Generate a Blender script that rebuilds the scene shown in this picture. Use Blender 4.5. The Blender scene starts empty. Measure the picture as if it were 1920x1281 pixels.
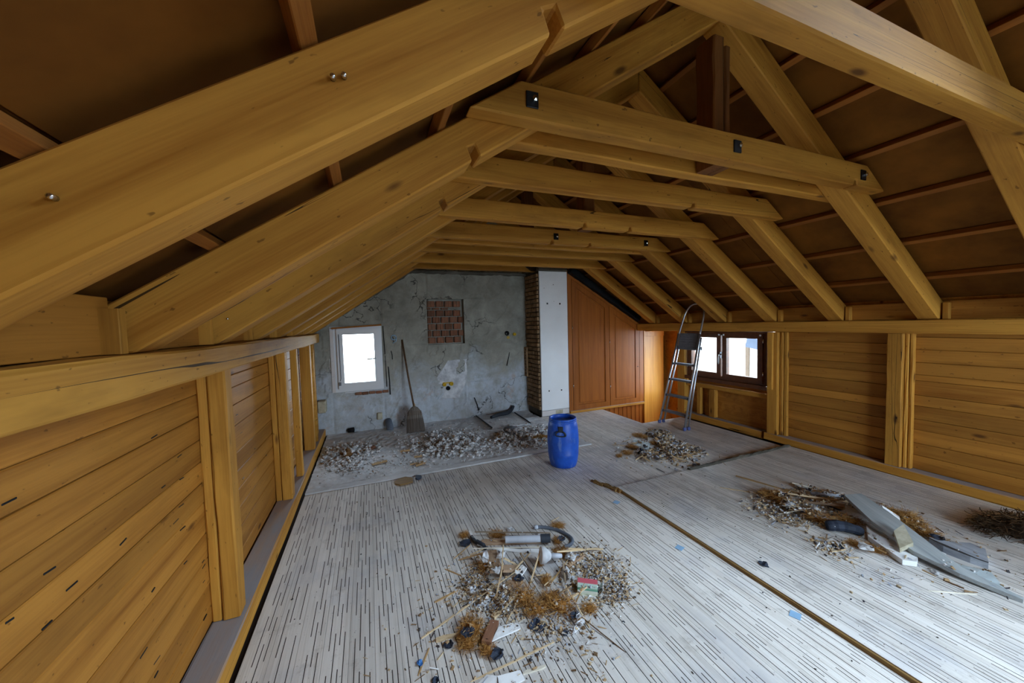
import bpy, bmesh, math, random
from mathutils import Vector, Matrix, noise, Quaternion
R = math.radians
S = bpy.context.scene
COL = S.collection

# ------------------------------------------------------------------ camera, sky, exposure
CAM_R = [[0.927785, -0.372101, -0.027474], [-0.043793, -0.035475, -0.998411], [0.370535, 0.927514, -0.049209]]
LENS = 12.6039
cam = bpy.data.cameras.new('camera')
cam.sensor_width = 36.0
cam.sensor_fit = 'HORIZONTAL'
cam.lens = LENS
cam.clip_start = 0.02
camo = bpy.data.objects.new('camera', cam)
COL.objects.link(camo)
_r, _d, _f = [Vector(v) for v in CAM_R]
camo.matrix_world = Matrix(((_r.x, -_d.x, -_f.x, 0), (_r.y, -_d.y, -_f.y, 0), (_r.z, -_d.z, -_f.z, 1.5), (0, 0, 0, 1)))
S.camera = camo

world = bpy.data.worlds.new('overcast_sky')
S.world = world
world.use_nodes = True
world.node_tree.nodes['Background'].inputs[0].default_value = (0.68, 0.84, 1.0, 1)
world.node_tree.nodes['Background'].inputs[1].default_value = 9.0
S.view_settings.view_transform = 'Standard'
S.view_settings.look = 'None'
S.view_settings.gamma = 1.0
S.view_settings.use_curve_mapping = False
S.view_settings.exposure = 1.48
S.cycles.use_denoising = True
S.cycles.max_bounces = 10
S.cycles.diffuse_bounces = 6
S.cycles.transparent_max_bounces = 12
S.cycles.sample_clamp_indirect = 6.0
S.cycles.caustics_reflective = False
S.cycles.caustics_refractive = False

def portal(name, loc, rot, sx, sy):
    l = bpy.data.lights.new(name, 'AREA')
    l.shape = 'RECTANGLE'; l.size = sx; l.size_y = sy
    l.cycles.is_portal = True
    o = bpy.data.objects.new(name, l); COL.objects.link(o)
    o.location = loc; o.rotation_euler = rot
    return o
# rear gable opening behind the camera, gable window, twin window, stair window (sky portals only guide sampling)
portal('sky_portal', (2.75, -2.42, 1.3), (R(90), 0, 0), 1.85, 1.65)
portal('sky_portal', (2.79, -0.4, 2.79), (0, R(33.7), 0), 1.55, 1.42)
portal('sky_portal', (-0.15, 5.72, 1.09), (R(-90), 0, 0), 0.4, 0.7)
portal('sky_portal', (4.56, 3.45, 0.99), (0, R(90), 0), 0.5, 0.95)
portal('sky_portal', (5.16, 4.49, 0.75), (0, R(90), 0), 1.1, 0.42)

# ------------------------------------------------------------------ helpers
def lin(r, g, b):
    f = lambda c: (c / 255 / 12.92) if c / 255 <= 0.04045 else ((c / 255 + 0.055) / 1.055) ** 2.4
    return (f(r), f(g), f(b), 1)

class NT:
    def __init__(self, name):
        self.m = bpy.data.materials.new(name); self.m.use_nodes = True
        self.t = self.m.node_tree; self.n = self.t.nodes; self.l = self.t.links
        self.b = self.n['Principled BSDF']
    def add(self, kind, **kw):
        n = self.n.new(kind)
        for k, v in kw.items():
            if k.startswith('i_'):
                n.inputs[int(k[2:])].default_value = v
            else:
                setattr(n, k, v)
        return n
    def link(self, a, b): self.l.new(a, b)
    def math(self, op, a, b=None, clamp=False):
        n = self.n.new('ShaderNodeMath'); n.operation = op; n.use_clamp = clamp
        for i, v in enumerate((a, b)):
            if v is None: continue
            if isinstance(v, (int, float)): n.inputs[i].default_value = v
            else: self.link(v, n.inputs[i])
        return n.outputs[0]
    def mix(self, fac, a, b, blend='MIX'):
        n = self.n.new('ShaderNodeMix'); n.data_type = 'RGBA'; n.blend_type = blend
        for i, v in ((0, fac), (6, a), (7, b)):
            if isinstance(v, (int, float)): n.inputs[i].default_value = v
            elif isinstance(v, tuple): n.inputs[i].default_value = v
            else: self.link(v, n.inputs[i])
        return n.outputs[2]
    def coords(self, scale=(1, 1, 1), rnd=0.0):
        tc = self.n.new('ShaderNodeTexCoord'); out = tc.outputs['Object']
        if rnd:
            oi = self.n.new('ShaderNodeObjectInfo')
            sc = self.n.new('ShaderNodeVectorMath'); sc.operation = 'SCALE'
            cb = self.n.new('ShaderNodeCombineXYZ')
            for i in range(3): self.link(oi.outputs['Random'], cb.inputs[i])
            self.link(cb.outputs[0], sc.inputs[0]); sc.inputs['Scale'].default_value = rnd
            ad = self.n.new('ShaderNodeVectorMath'); self.link(out, ad.inputs[0]); self.link(sc.outputs[0], ad.inputs[1])
            out = ad.outputs[0]
        mp = self.n.new('ShaderNodeMapping'); mp.inputs['Scale'].default_value = scale
        self.link(out, mp.inputs['Vector'])
        return mp.outputs[0]
    def noise(self, vec, scale=1.0, detail=4, rough=0.55, dist=0.0):
        n = self.n.new('ShaderNodeTexNoise')
        n.inputs['Scale'].default_value = scale; n.inputs['Detail'].default_value = detail
        n.inputs['Roughness'].default_value = rough; n.inputs['Distortion'].default_value = dist
        self.link(vec, n.inputs['Vector']); return n.outputs['Fac']
    def ramp(self, fac, stops):
        n = self.n.new('ShaderNodeValToRGB'); e = n.color_ramp.elements
        while len(e) > len(stops): e.remove(e[-1])
        while len(e) < len(stops): e.new(0.5)
        for el, (p, c) in zip(e, stops):
            el.position = p; el.color = c if isinstance(c, tuple) else (c, c, c, 1)
        self.link(fac, n.inputs[0]); return n.outputs[0]
    def bump(self, h, strength=0.3, dist=0.01):
        n = self.n.new('ShaderNodeBump'); n.inputs['Strength'].default_value = strength; n.inputs['Distance'].default_value = dist
        self.link(h, n.inputs['Height']); self.link(n.outputs[0], self.b.inputs['Normal'])
    def rand_value(self, col, lo, hi, sat=0.0):
        oi = self.n.new('ShaderNodeObjectInfo')
        hs = self.n.new('ShaderNodeHueSaturation')
        v = self.math('MULTIPLY_ADD', oi.outputs['Random'], hi - lo); v.node.inputs[2].default_value = lo
        self.link(v, hs.inputs['Value']); self.link(col, hs.inputs['Color'])
        return hs.outputs[0]
    def done(self, col, rough=0.6, spec=0.3, metal=0.0):
        if isinstance(col, tuple): self.b.inputs['Base Color'].default_value = col
        else: self.link(col, self.b.inputs['Base Color'])
        if isinstance(rough, (int, float)): self.b.inputs['Roughness'].default_value = rough
        else: self.link(rough, self.b.inputs['Roughness'])
        self.b.inputs['Specular IOR Level'].default_value = spec
        self.b.inputs['Metallic'].default_value = metal
        return self.m

def wood(name, light, dark, knotc=None, g=1.0, crack=0.0, rough=0.7, lo=0.85, hi=1.12, dust=None, bump=0.25, spec=0.25, stain=0.25, knots=0.13, axis='X'):
    t = NT(name)
    if axis == 'Z':
        cc = t.coords
        t.coords = lambda sc, rnd=0: cc((sc[2], sc[1], sc[0]), rnd)
    n1 = t.noise(t.coords((0.6 * g, 11 * g, 11 * g), 40), 1, 5, 0.55, 0.35)
    n2 = t.noise(t.coords((4 * g, 130 * g, 130 * g), 40), 1, 2, 0.5)
    n3 = t.noise(t.coords((1.6, 6, 6), 40), 1, 4, 0.65)
    f = t.math('ADD', t.math('MULTIPLY', n1, 0.72), t.math('MULTIPLY', n2, 0.28))
    col = t.ramp(f, [(0.25, dark), (0.58, light), (0.8, tuple(min(1, c * 1.12) for c in light[:3]) + (1,))])
    if stain:
        col = t.mix(t.math('MULTIPLY', t.ramp(n3, [(0.52, 0.0), (0.72, 1.0)]), stain), col, tuple(c * 0.45 for c in dark[:3]) + (1,))
    if knotc:
        v = t.n.new('ShaderNodeTexVoronoi'); t.link(t.coords((1.9, 5.5, 5.5), 40), v.inputs['Vector']); v.inputs['Scale'].default_value = 1.0
        k = t.ramp(v.outputs['Distance'], [(knots * 0.4, 1.0), (knots, 0.0)])
        col = t.mix(t.math('MULTIPLY', k, 0.85), col, knotc)
    h = f
    if crack:
        nc = t.noise(t.coords((0.11, 5.5, 5.5), 60), 1, 2.5, 0.5)
        nm = t.noise(t.coords((0.6, 2, 2), 70), 1, 1)
        c = t.math('LESS_THAN', t.math('ABSOLUTE', t.math('SUBTRACT', nc, 0.5)), t.math('MULTIPLY', t.ramp(nm, [(0.45, 0.0), (0.6, 1.0)]), crack))
        col = t.mix(t.math('MULTIPLY', c, 0.9), col, (0.012, 0.006, 0.002, 1))
        h = t.math('SUBTRACT', f, t.math('MULTIPLY', c, 1.5))
    if knotc:
        sk = t.noise(t.coords((26, 55, 55), 90), 1, 2, 0.5)
        col = t.mix(t.math('MULTIPLY', t.ramp(sk, [(0.70, 0.0), (0.74, 1.0)]), 0.6), col, tuple(c * 0.3 for c in dark[:3]) + (1,))
    col = t.rand_value(col, lo, hi)
    if dust:
        ge = t.n.new('ShaderNodeNewGeometry'); sx = t.n.new('ShaderNodeSeparateXYZ'); t.link(ge.outputs['Normal'], sx.inputs[0])
        m = t.math('MULTIPLY', t.ramp(sx.outputs[2], [(0.6, 0.0), (0.9, 1.0)]), t.ramp(n3, [(0.25, 0.45), (0.6, 0.95)]))
        col = t.mix(m, col, dust)
    t.bump(h, bump, 0.006)
    return t.done(col, rough, spec)

def plain(name, col, rough=0.6, spec=0.3, metal=0.0, var=0.0, nscale=6.0, namt=0.25, dark=None, bump=0.0, rnd=10):
    t = NT(name)
    n = t.noise(t.coords((1, 1, 1), rnd), nscale, 5, 0.6)
    d = dark or tuple(c * (1 - namt) for c in col[:3]) + (1,)
    c = t.ramp(n, [(0.35, d), (0.65, col)])
    if var: c = t.rand_value(c, 1 - var, 1 + var)
    if bump: t.bump(n, bump, 0.01)
    return t.done(c, rough, spec, metal)

def island(name, stops, rough=0.85, bump=0.0):
    t = NT(name); ge = t.n.new('ShaderNodeNewGeometry')
    r = t.n.new('ShaderNodeValToRGB'); e = r.color_ramp.elements; r.color_ramp.interpolation = 'CONSTANT'
    while len(e) < len(stops): e.new(0.5)
    for el, (p, c) in zip(e, stops): el.position = p; el.color = c
    t.link(ge.outputs['Random Per Island'], r.inputs[0])
    return t.done(r.outputs[0], rough, 0.2)

MT = {}
BL, BD = lin(198, 142, 58), lin(148, 92, 25)
KN = lin(78, 42, 14)
MT['beam'] = wood('beam_pine', BL, BD, KN, 1.0, 0.0015, lo=0.88, hi=1.08, stain=0.4, knots=0.11)
MT['beam_dust'] = wood('beam_pine_dusty', BL, BD, KN, 1.0, 0.004, lo=0.95, hi=1.05, dust=lin(150, 150, 156), stain=0.2, knots=0.1)
MT['plate'] = wood('plate_pine', BL, BD, KN, 0.8, 0.0045, lo=0.9, hi=1.0, stain=0.5, knots=0.11)
MT['board'] = wood('wall_board_pine', lin(182, 124, 50), lin(130, 76, 20), KN, 1.0, 0.0, lo=0.78, hi=1.12, stain=0.35, rough=0.6, knots=0.1)
MT['batten'] = wood('batten_wood', lin(164, 104, 42), lin(112, 62, 20), None, 1.5, 0, lo=0.85, hi=1.1)
MT['kingpost'] = wood('reddish_timber', lin(128, 80, 38), lin(82, 46, 20), None, 1.2, 0.003)
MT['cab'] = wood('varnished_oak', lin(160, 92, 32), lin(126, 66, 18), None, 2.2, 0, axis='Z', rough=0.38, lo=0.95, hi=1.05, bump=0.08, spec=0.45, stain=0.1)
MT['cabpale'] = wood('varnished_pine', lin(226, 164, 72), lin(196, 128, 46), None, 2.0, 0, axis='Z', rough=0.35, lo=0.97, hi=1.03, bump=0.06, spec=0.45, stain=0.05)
MT['frame_brown'] = wood('brown_window_wood', lin(104, 58, 26), lin(70, 36, 14), None, 2.0, 0, rough=0.4, lo=0.95, hi=1.05, bump=0.08, spec=0.4, stain=0.1)
MT['oldboard'] = wood('old_grey_board', lin(178, 184, 186), lin(122, 130, 136), None, 1.5, 0.002, lo=0.9, hi=1.1)
MT['tanboard'] = wood('dusty_brown_board', lin(176, 148, 122), lin(140, 110, 86), None, 2.5, 0, lo=0.9, hi=1.08)
MT['redboard'] = wood('reddish_board', lin(150, 108, 84), lin(120, 80, 60), None, 2.5, 0)
MT['edge'] = wood('floor_edge_wood', lin(150, 118, 70), lin(104, 76, 40), None, 2, 0.004)

def floor_mat():
    t = NT('whitened_floor_board')
    n1 = t.noise(t.coords((0.9, 14, 14), 40), 1, 5, 0.6, 0.6)
    n2 = t.noise(t.coords((3, 160, 160), 40), 1, 2, 0.5)
    f = t.math('ADD', t.math('MULTIPLY', n1, 0.65), t.math('MULTIPLY', n2, 0.35))
    col = t.ramp(f, [(0.3, lin(186, 178, 170)), (0.52, lin(218, 213, 208)), (0.75, lin(232, 229, 226))])
    tc = t.n.new('ShaderNodeNewGeometry')
    pos = tc.outputs['Position']
    b1 = t.noise(pos, 1.6, 5, 0.65); b2 = t.noise(pos, 5.5, 6, 0.7)
    col = t.mix(t.math('MULTIPLY', t.ramp(b1, [(0.5, 0.0), (0.66, 1.0)]), 0.35), col, lin(150, 156, 176))
    col = t.mix(t.math('MULTIPLY', t.ramp(b2, [(0.58, 0.0), (0.72, 1.0)]), 0.5), col, lin(140, 130, 122))
    sp = t.noise(pos, 60, 3, 0.6)
    col = t.mix(t.math('MULTIPLY', t.ramp(sp, [(0.66, 0.0), (0.70, 1.0)]), 0.4), col, lin(90, 82, 78))
    col = t.rand_value(col, 0.88, 1.08)
    t.bump(f, 0.15, 0.003)
    return t.done(col, 0.72, 0.25)
MT['floor'] = floor_mat()
MT['subfloor'] = plain('dark_subfloor', lin(58, 44, 34), 0.9, 0.1)

def concrete(name, a, b, c, paint_and_daylight=True):
    t = NT(name)
    v = t.coords((1, 1, 1))
    n1 = t.noise(v, 2.2, 7, 0.65, 0.4); n2 = t.noise(v, 9, 6, 0.7); n3 = t.noise(v, 45, 4, 0.6)
    col = t.ramp(n1, [(0.3, a), (0.5, b), (0.7, c)])
    col = t.mix(t.ramp(n2, [(0.4, 0.0), (0.7, 0.3)]), col, tuple(x * 0.6 for x in a[:3]) + (1,))
    if paint_and_daylight:
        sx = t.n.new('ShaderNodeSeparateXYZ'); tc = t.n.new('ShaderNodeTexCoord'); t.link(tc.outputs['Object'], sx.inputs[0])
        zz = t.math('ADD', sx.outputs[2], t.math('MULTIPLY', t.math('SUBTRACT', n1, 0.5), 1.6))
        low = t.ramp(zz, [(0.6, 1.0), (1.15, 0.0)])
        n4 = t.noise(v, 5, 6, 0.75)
        col = t.mix(t.math('MULTIPLY', low, t.ramp(n4, [(0.32, 0.25), (0.55, 0.95)])), col, lin(196, 204, 214))  # pale paint residue plus bluer daylight low on the wall, coloured in
        pk = t.math('MULTIPLY', t.ramp(t.noise(v, 3.4, 5, 0.6), [(0.60, 0.0), (0.68, 0.7)]), low)
        col = t.mix(pk, col, lin(186, 164, 152))
        vo = t.n.new('ShaderNodeTexVoronoi'); vo.feature = 'DISTANCE_TO_EDGE'; vo.inputs['Scale'].default_value = 2.1
        wv = t.n.new('ShaderNodeVectorMath'); nn = t.n.new('ShaderNodeTexNoise'); nn.inputs['Scale'].default_value = 7; nn.inputs['Detail'].default_value = 5
        t.link(v, nn.inputs['Vector'])
        sc = t.n.new('ShaderNodeVectorMath'); sc.operation = 'SCALE'; sc.inputs['Scale'].default_value = 0.35
        t.link(nn.outputs['Color'], sc.inputs[0]); t.link(v, wv.inputs[0]); t.link(sc.outputs[0], wv.inputs[1]); t.link(wv.outputs[0], vo.inputs['Vector'])
        ck = t.math('MULTIPLY', t.ramp(vo.outputs['Distance'], [(0.006, 1.0), (0.016, 0.0)]), t.ramp(t.noise(v, 1.4, 2), [(0.5, 0.0), (0.56, 1.0)]))
        col = t.mix(t.math('MULTIPLY', ck, 0.85), col, lin(46, 44, 44))
    t.bump(t.math('ADD', n2, t.math('MULTIPLY', n3, 0.4)), 0.5, 0.012)
    return t.done(col, 0.92, 0.15)
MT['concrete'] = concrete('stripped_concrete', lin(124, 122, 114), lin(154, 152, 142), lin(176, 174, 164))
MT['mortar'] = concrete('dark_mortar', lin(70, 68, 62), lin(96, 92, 84), lin(120, 114, 104), False)
MT['screed'] = concrete('dusty_screed', lin(188, 190, 194), lin(210, 212, 216), lin(224, 226, 230), False)
MT['brick'] = plain('clay_brick', lin(150, 98, 74), 0.9, 0.15, var=0.25, nscale=10, dark=lin(116, 90, 74), bump=0.5)
MT['brickpale'] = plain('sooty_brick', lin(168, 138, 104), 0.9, 0.15, var=0.2, nscale=12, dark=lin(120, 96, 72), bump=0.5)
MT['plaster'] = plain('white_plaster', lin(242, 244, 247), 0.8, 0.2, nscale=3, namt=0.06)
MT['whiteframe'] = plain('white_lacquer', lin(226, 228, 232), 0.35, 0.45, nscale=4, namt=0.04)
MT['tile'] = plain('white_tile', lin(220, 216, 216), 0.25, 0.5, namt=0.05, var=0.04)
MT['panel'] = plain('brown_fibreboard', lin(130, 82, 28), 0.85, 0.15, nscale=2.5, dark=lin(94, 56, 18), bump=0.15, var=0.12)
MT['black'] = plain('matt_black', lin(22, 22, 24), 0.8, 0.2)
MT['darkmetal'] = plain('black_iron', lin(36, 40, 46), 0.4, 0.5, 0.6)
MT['alu'] = plain('brushed_aluminium', lin(196, 200, 206), 0.3, 0.5, 0.9, namt=0.1)
MT['step'] = plain('ribbed_grey_step', lin(120, 124, 132), 0.6, 0.3, nscale=20)
MT['bluecap'] = plain('blue_rubber_foot', lin(92, 104, 160), 0.6, 0.3)
MT['chrome'] = plain('bright_metal', lin(220, 222, 226), 0.2, 0.5, 1.0)
MT['pvc'] = plain('grey_pvc', lin(186, 192, 204), 0.4, 0.4, namt=0.08)
MT['rubber'] = plain('grey_hose_rubber', lin(96, 104, 118), 0.6, 0.3)
MT['darkrubber'] = plain('dark_rubber', lin(52, 58, 68), 0.6, 0.3)
MT['yellow'] = plain('yellow_plastic', lin(214, 176, 40), 0.5, 0.4)
MT['tar'] = plain('tar_paper', lin(52, 62, 82), 0.7, 0.3, nscale=10, dark=lin(30, 34, 44), var=0.25)
MT['bluetape'] = plain('blue_tape', lin(150, 190, 226), 0.6, 0.3)
MT['bluebit'] = plain('blue_plastic_bit', lin(70, 130, 200), 0.5, 0.4)
MT['paper'] = plain('dirty_white_paper', lin(222, 224, 228), 0.9, 0.1, nscale=12, dark=lin(176, 178, 184), var=0.08)
MT['paleblue'] = plain('pale_blue_sheet', lin(206, 220, 226), 0.85, 0.15, nscale=6, dark=lin(170, 180, 184))
MT['beige'] = plain('beige_plaster', lin(196, 190, 170), 0.9, 0.1, nscale=14, dark=lin(160, 152, 130), bump=0.3)
MT['slab'] = wood('grey_grained_slab', lin(170, 176, 186), lin(110, 116, 128), None, 1.6, 0.01)
MT['lump'] = plain('plaster_lump', lin(204, 204, 206), 0.95, 0.1, nscale=10, dark=lin(160, 160, 160), var=0.2, bump=0.4)
MT['brownlump'] = plain('brown_lump', lin(150, 112, 70), 0.95, 0.1, nscale=12, dark=lin(90, 64, 40), var=0.2, bump=0.4)
MT['stick_pale'] = wood('split_pale_wood', lin(224, 200, 164), lin(188, 158, 116), None, 3, 0, lo=0.88, hi=1.08)
MT['stick_white'] = wood('whitish_lath', lin(230, 224, 210), lin(200, 190, 170), None, 3, 0)
MT['stick_tan'] = wood('tan_lath', lin(192, 158, 112), lin(150, 114, 70), None, 3, 0, lo=0.85, hi=1.1)
MT['stick_grey'] = wood('greyed_lath', lin(158, 140, 120), lin(112, 96, 78), None, 3, 0)
MT['stick_brown'] = wood('dark_twig', lin(110, 84, 60), lin(70, 50, 34), None, 3, 0)
MT['stick_dusty'] = MT['tanboard']
MT['fibre'] = island('coconut_fibre', [(0, lin(178, 132, 72)), (0.3, lin(146, 100, 48)), (0.55, lin(202, 158, 96)), (0.8, lin(112, 74, 36))])
MT['darkstrands'] = island('dark_strands', [(0, lin(60, 42, 24)), (0.4, lin(44, 30, 16)), (0.75, lin(80, 56, 32))])
MT['crumb_wood'] = island('wood_and_plaster_crumbs', [(0, lin(170, 142, 106)), (0.25, lin(206, 204, 204)), (0.45, lin(120, 96, 72)), (0.62, lin(190, 170, 140)), (0.8, lin(72, 68, 70)), (0.9, lin(150, 156, 170))])
MT['crumb_plaster'] = island('plaster_crumbs', [(0, lin(214, 215, 218)), (0.35, lin(190, 191, 194)), (0.6, lin(228, 228, 230)), (0.82, lin(140, 136, 130)), (0.95, lin(140, 104, 72))])
MT['dirt'] = island('dark_dirt_specks', [(0, lin(70, 64, 60)), (0.5, lin(110, 94, 76)), (0.8, lin(52, 54, 66))])

def barrel_mat():
    t = NT('blue_drum_plastic'); v = t.coords((1, 1, 1))
    n = t.noise(v, 9, 6, 0.7); s = t.noise(t.coords((14, 14, 3)), 1, 5, 0.7)
    col = t.ramp(n, [(0.3, lin(22, 74, 178)), (0.7, lin(38, 100, 214))])
    col = t.mix(t.math('MULTIPLY', t.ramp(s, [(0.56, 0.0), (0.68, 1.0)]), 0.45), col, lin(150, 176, 214))
    return t.done(col, 0.42, 0.4)
MT['barrel'] = barrel_mat()

def bristle_mat():
    t = NT('grey_broom_straw')
    n = t.noise(t.coords((90, 90, 2)), 1, 3, 0.6)
    c = t.ramp(n, [(0.3, lin(86, 80, 76)), (0.6, lin(128, 120, 112))])
    sx = t.n.new('ShaderNodeSeparateXYZ'); tc = t.n.new('ShaderNodeTexCoord'); t.link(tc.outputs['Object'], sx.inputs[0])
    lowm = t.ramp(sx.outputs[2], [(0.17, 0.55), (0.19, 0.0)])
    c = t.mix(lowm, c, lin(70, 60, 54))
    t.bump(n, 0.6, 0.01)
    return t.done(c, 0.9, 0.1)
MT['bristle'] = bristle_mat()

def carton_mat():
    t = NT('printed_carton'); tc = t.n.new('ShaderNodeTexCoord'); sx = t.n.new('ShaderNodeSeparateXYZ'); t.link(tc.outputs['Object'], sx.inputs[0])
    c = t.ramp(t.math('ADD', t.math('MULTIPLY', sx.outputs[2], 5.0), 0.0), [(0.0, lin(214, 222, 196)), (0.14, lin(226, 230, 220)), (0.17, lin(70, 160, 130)), (0.30, lin(222, 226, 222))])
    yy = t.ramp(t.math('MULTIPLY_ADD', sx.outputs[1], 8.0), [(0.45, 0.0), (0.5, 1.0)])
    yy.node.inputs[0].links[0].from_node.inputs[2].default_value = 0.5
    top = t.n.new('ShaderNodeNewGeometry'); s2 = t.n.new('ShaderNodeSeparateXYZ'); t.link(top.outputs['Normal'], s2.inputs[0])
    c = t.mix(t.math('MULTIPLY', t.math('GREATER_THAN', s2.outputs[2], 0.6), yy), c, lin(196, 92, 106))
    return t.done(c, 0.6, 0.3)
MT['carton'] = carton_mat()

def glass_mat():
    m = bpy.data.materials.new('window_glass'); m.use_nodes = True; t = m.node_tree
    t.nodes.remove(t.nodes['Principled BSDF'])
    tr = t.nodes.new('ShaderNodeBsdfTransparent'); tr.inputs[0].default_value = (0.97, 0.98, 0.98, 1)
    gl = t.nodes.new('ShaderNodeBsdfGlossy'); gl.inputs['Roughness'].default_value = 0.02
    fr = t.nodes.new('ShaderNodeFresnel'); fr.inputs[0].default_value = 1.45
    mx = t.nodes.new('ShaderNodeMixShader')
    t.links.new(fr.outputs[0], mx.inputs[0]); t.links.new(tr.outputs[0], mx.inputs[1]); t.links.new(gl.outputs[0], mx.inputs[2])
    t.links.new(mx.outputs[0], t.nodes['Material Output'].inputs[0])
    return m
MT['glass'] = glass_mat()
MT['ground'] = plain('far_ground', lin(120, 122, 112), 0.95, 0.1, nscale=0.4)
MT['housewall'] = plain('white_render', lin(226, 226, 222), 0.9, 0.1, nscale=2, namt=0.05)
MT['roofgrey'] = plain('grey_roof', lin(66, 74, 88), 0.8, 0.2, nscale=4)

# ---- mesh builders
def M_(verts, faces, name='mesh', smooth=False):
    me = bpy.data.meshes.new(name); me.from_pydata([tuple(v) for v in verts], [], faces); me.update()
    if smooth:
        me.polygons.foreach_set('use_smooth', [True] * len(me.polygons))
    return me
def fixn(me):
    bm = bmesh.new(); bm.from_mesh(me); bmesh.ops.recalc_face_normals(bm, faces=bm.faces); bm.to_mesh(me); bm.free(); return me
def obj(name, me, mat, parent=None, loc=(0, 0, 0), rot=(0, 0, 0), scale=None):
    o = bpy.data.objects.new(name, me); COL.objects.link(o)
    o.location = loc; o.rotation_euler = rot
    if scale: o.scale = scale
    if mat and not me.materials: me.materials.append(MT[mat] if isinstance(mat, str) else mat)
    elif mat and me.materials[0] != (MT[mat] if isinstance(mat, str) else mat):
        o.material_slots[0].link = 'OBJECT'; o.material_slots[0].material = MT[mat] if isinstance(mat, str) else mat
    if parent: o.parent = parent
    return o
def tag(o, label, cat, group=None, kind=None):
    o['label'] = label; o['category'] = cat
    if group: o['group'] = group
    if kind: o['kind'] = kind
    return o
def thing(name, label, cat, loc=(0, 0, 0), rot=(0, 0, 0), group=None):
    o = bpy.data.objects.new(name, None); COL.objects.link(o); o.location = loc; o.rotation_euler = rot; o.empty_display_size = 0.05
    return tag(o, label, cat, group)
def struct(name, label, cat, me, mat, **kw):
    o = obj(name, me, mat, **kw); o['kind'] = 'structure'; o['label'] = label; o['category'] = cat
    return o
CACHE = {}
def box(sx, sy, sz, bev=0.004, base=False):
    """bevelled box centred on the origin (or standing on z = 0)"""
    key = ('box', round(sx, 4), round(sy, 4), round(sz, 4), bev, base)
    if key in CACHE: return CACHE[key]
    bm = bmesh.new(); bmesh.ops.create_cube(bm, size=1.0)
    for v in bm.verts: v.co = Vector((v.co.x * sx, v.co.y * sy, v.co.z * sz + (sz / 2 if base else 0)))
    if bev: bmesh.ops.bevel(bm, geom=list(bm.edges), offset=min(bev, 0.45 * min(sx, sy, sz)), segments=1, affect='EDGES')
    me = bpy.data.meshes.new('box'); bm.to_mesh(me); bm.free(); CACHE[key] = me
    return me
def boxes(lst):
    """several axis-aligned boxes (x0,x1,y0,y1,z0,z1) joined in one mesh"""
    V, F = [], []
    for x0, x1, y0, y1, z0, z1 in lst:
        b = len(V)
        V += [(x, y, z) for z in (z0, z1) for y in (y0, y1) for x in (x0, x1)]
        F += [tuple(b + i for i in f) for f in ((0, 2, 3, 1), (4, 5, 7, 6), (0, 1, 5, 4), (2, 6, 7, 3), (0, 4, 6, 2), (1, 3, 7, 5))]
    return M_(V, F)
def tbox(L, w, h, bev=0.008, segs=6, jit=0.003, seed=0):
    """hewn timber along local X, from 0 to L, w across Y, h across Z, centred"""
    rnd = random.Random(seed); V, F = [], []
    prof = [(-w / 2 + bev, -h / 2), (w / 2 - bev, -h / 2), (w / 2, -h / 2 + bev), (w / 2, h / 2 - bev), (w / 2 - bev, h / 2), (-w / 2 + bev, h / 2), (-w / 2, h / 2 - bev), (-w / 2, -h / 2 + bev)]
    for i in range(segs + 1):
        x = L * i / segs
        for y, z in prof: V.append((x, y + rnd.uniform(-jit, jit), z + rnd.uniform(-jit, jit)))
    for i in range(segs):
        for k in range(8):
            a = i * 8 + k; b = i * 8 + (k + 1) % 8
            F.append((a, b, b + 8, a + 8))
    F.append(tuple(range(7, -1, -1))); F.append(tuple(segs * 8 + k for k in range(8)))
    return M_(V, F)
def timber(name, p0, p1, w, h, mat, parent=None, roll=0.0, bev=0.008, segs=6, jit=0.003, seed=0, up=(0, 0, 1)):
    p0, p1 = Vector(p0), Vector(p1); d = p1 - p0
    x = d.normalized(); u = Vector(up)
    if abs(x.dot(u)) > 0.99: u = Vector((0, 1, 0))
    y = u.cross(x).normalized(); z = x.cross(y)
    o = obj(name, tbox(d.length, w, h, bev, segs, jit, seed), mat, parent)
    o.matrix_local = Matrix((( x.x, y.x, z.x, p0.x), (x.y, y.y, z.y, p0.y), (x.z, y.z, z.z, p0.z), (0, 0, 0, 1)))
    return o
def prism(pts, t, bev=0.006, y0=None):
    """2-D outline (x,z) extruded along y by t, centred on y = 0"""
    bm = bmesh.new(); vs = [bm.verts.new((x, -t / 2, z)) for x, z in pts]
    f = bm.faces.new(vs); r = bmesh.ops.extrude_face_region(bm, geom=[f])
    for v in [g for g in r['geom'] if isinstance(g, bmesh.types.BMVert)]: v.co.y += t
    bmesh.ops.recalc_face_normals(bm, faces=bm.faces)
    if bev: bmesh.ops.bevel(bm, geom=[e for e in bm.edges if len(e.link_faces) == 2 and e.calc_face_angle(0) > 0.5], offset=bev, segments=1, affect='EDGES', clamp_overlap=True)
    me = bpy.data.meshes.new('prism'); bm.to_mesh(me); bm.free(); return me
def slab_poly(pts, t, bev=0.002, seed=0, warp=0.0):
    """flat outline (x,y) of thickness t standing on z = 0"""
    bm = bmesh.new(); vs = [bm.verts.new((x, y, 0)) for x, y in pts]
    f = bm.faces.new(vs); r = bmesh.ops.extrude_face_region(bm, geom=[f])
    for v in [g for g in r['geom'] if isinstance(g, bmesh.types.BMVert)]: v.co.z += t
    bmesh.ops.recalc_face_normals(bm, faces=bm.faces)
    if warp:
        bmesh.ops.triangulate(bm, faces=bm.faces[:]); bmesh.ops.subdivide_edges(bm, edges=bm.edges[:], cuts=1)
        for v in bm.verts: v.co.z += warp * (0.5 + noise.noise(Vector((v.co.x * 9 + seed, v.co.y * 9, seed * 1.7))))
    me = bpy.data.meshes.new('slab'); bm.to_mesh(me); bm.free(); return me
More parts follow.
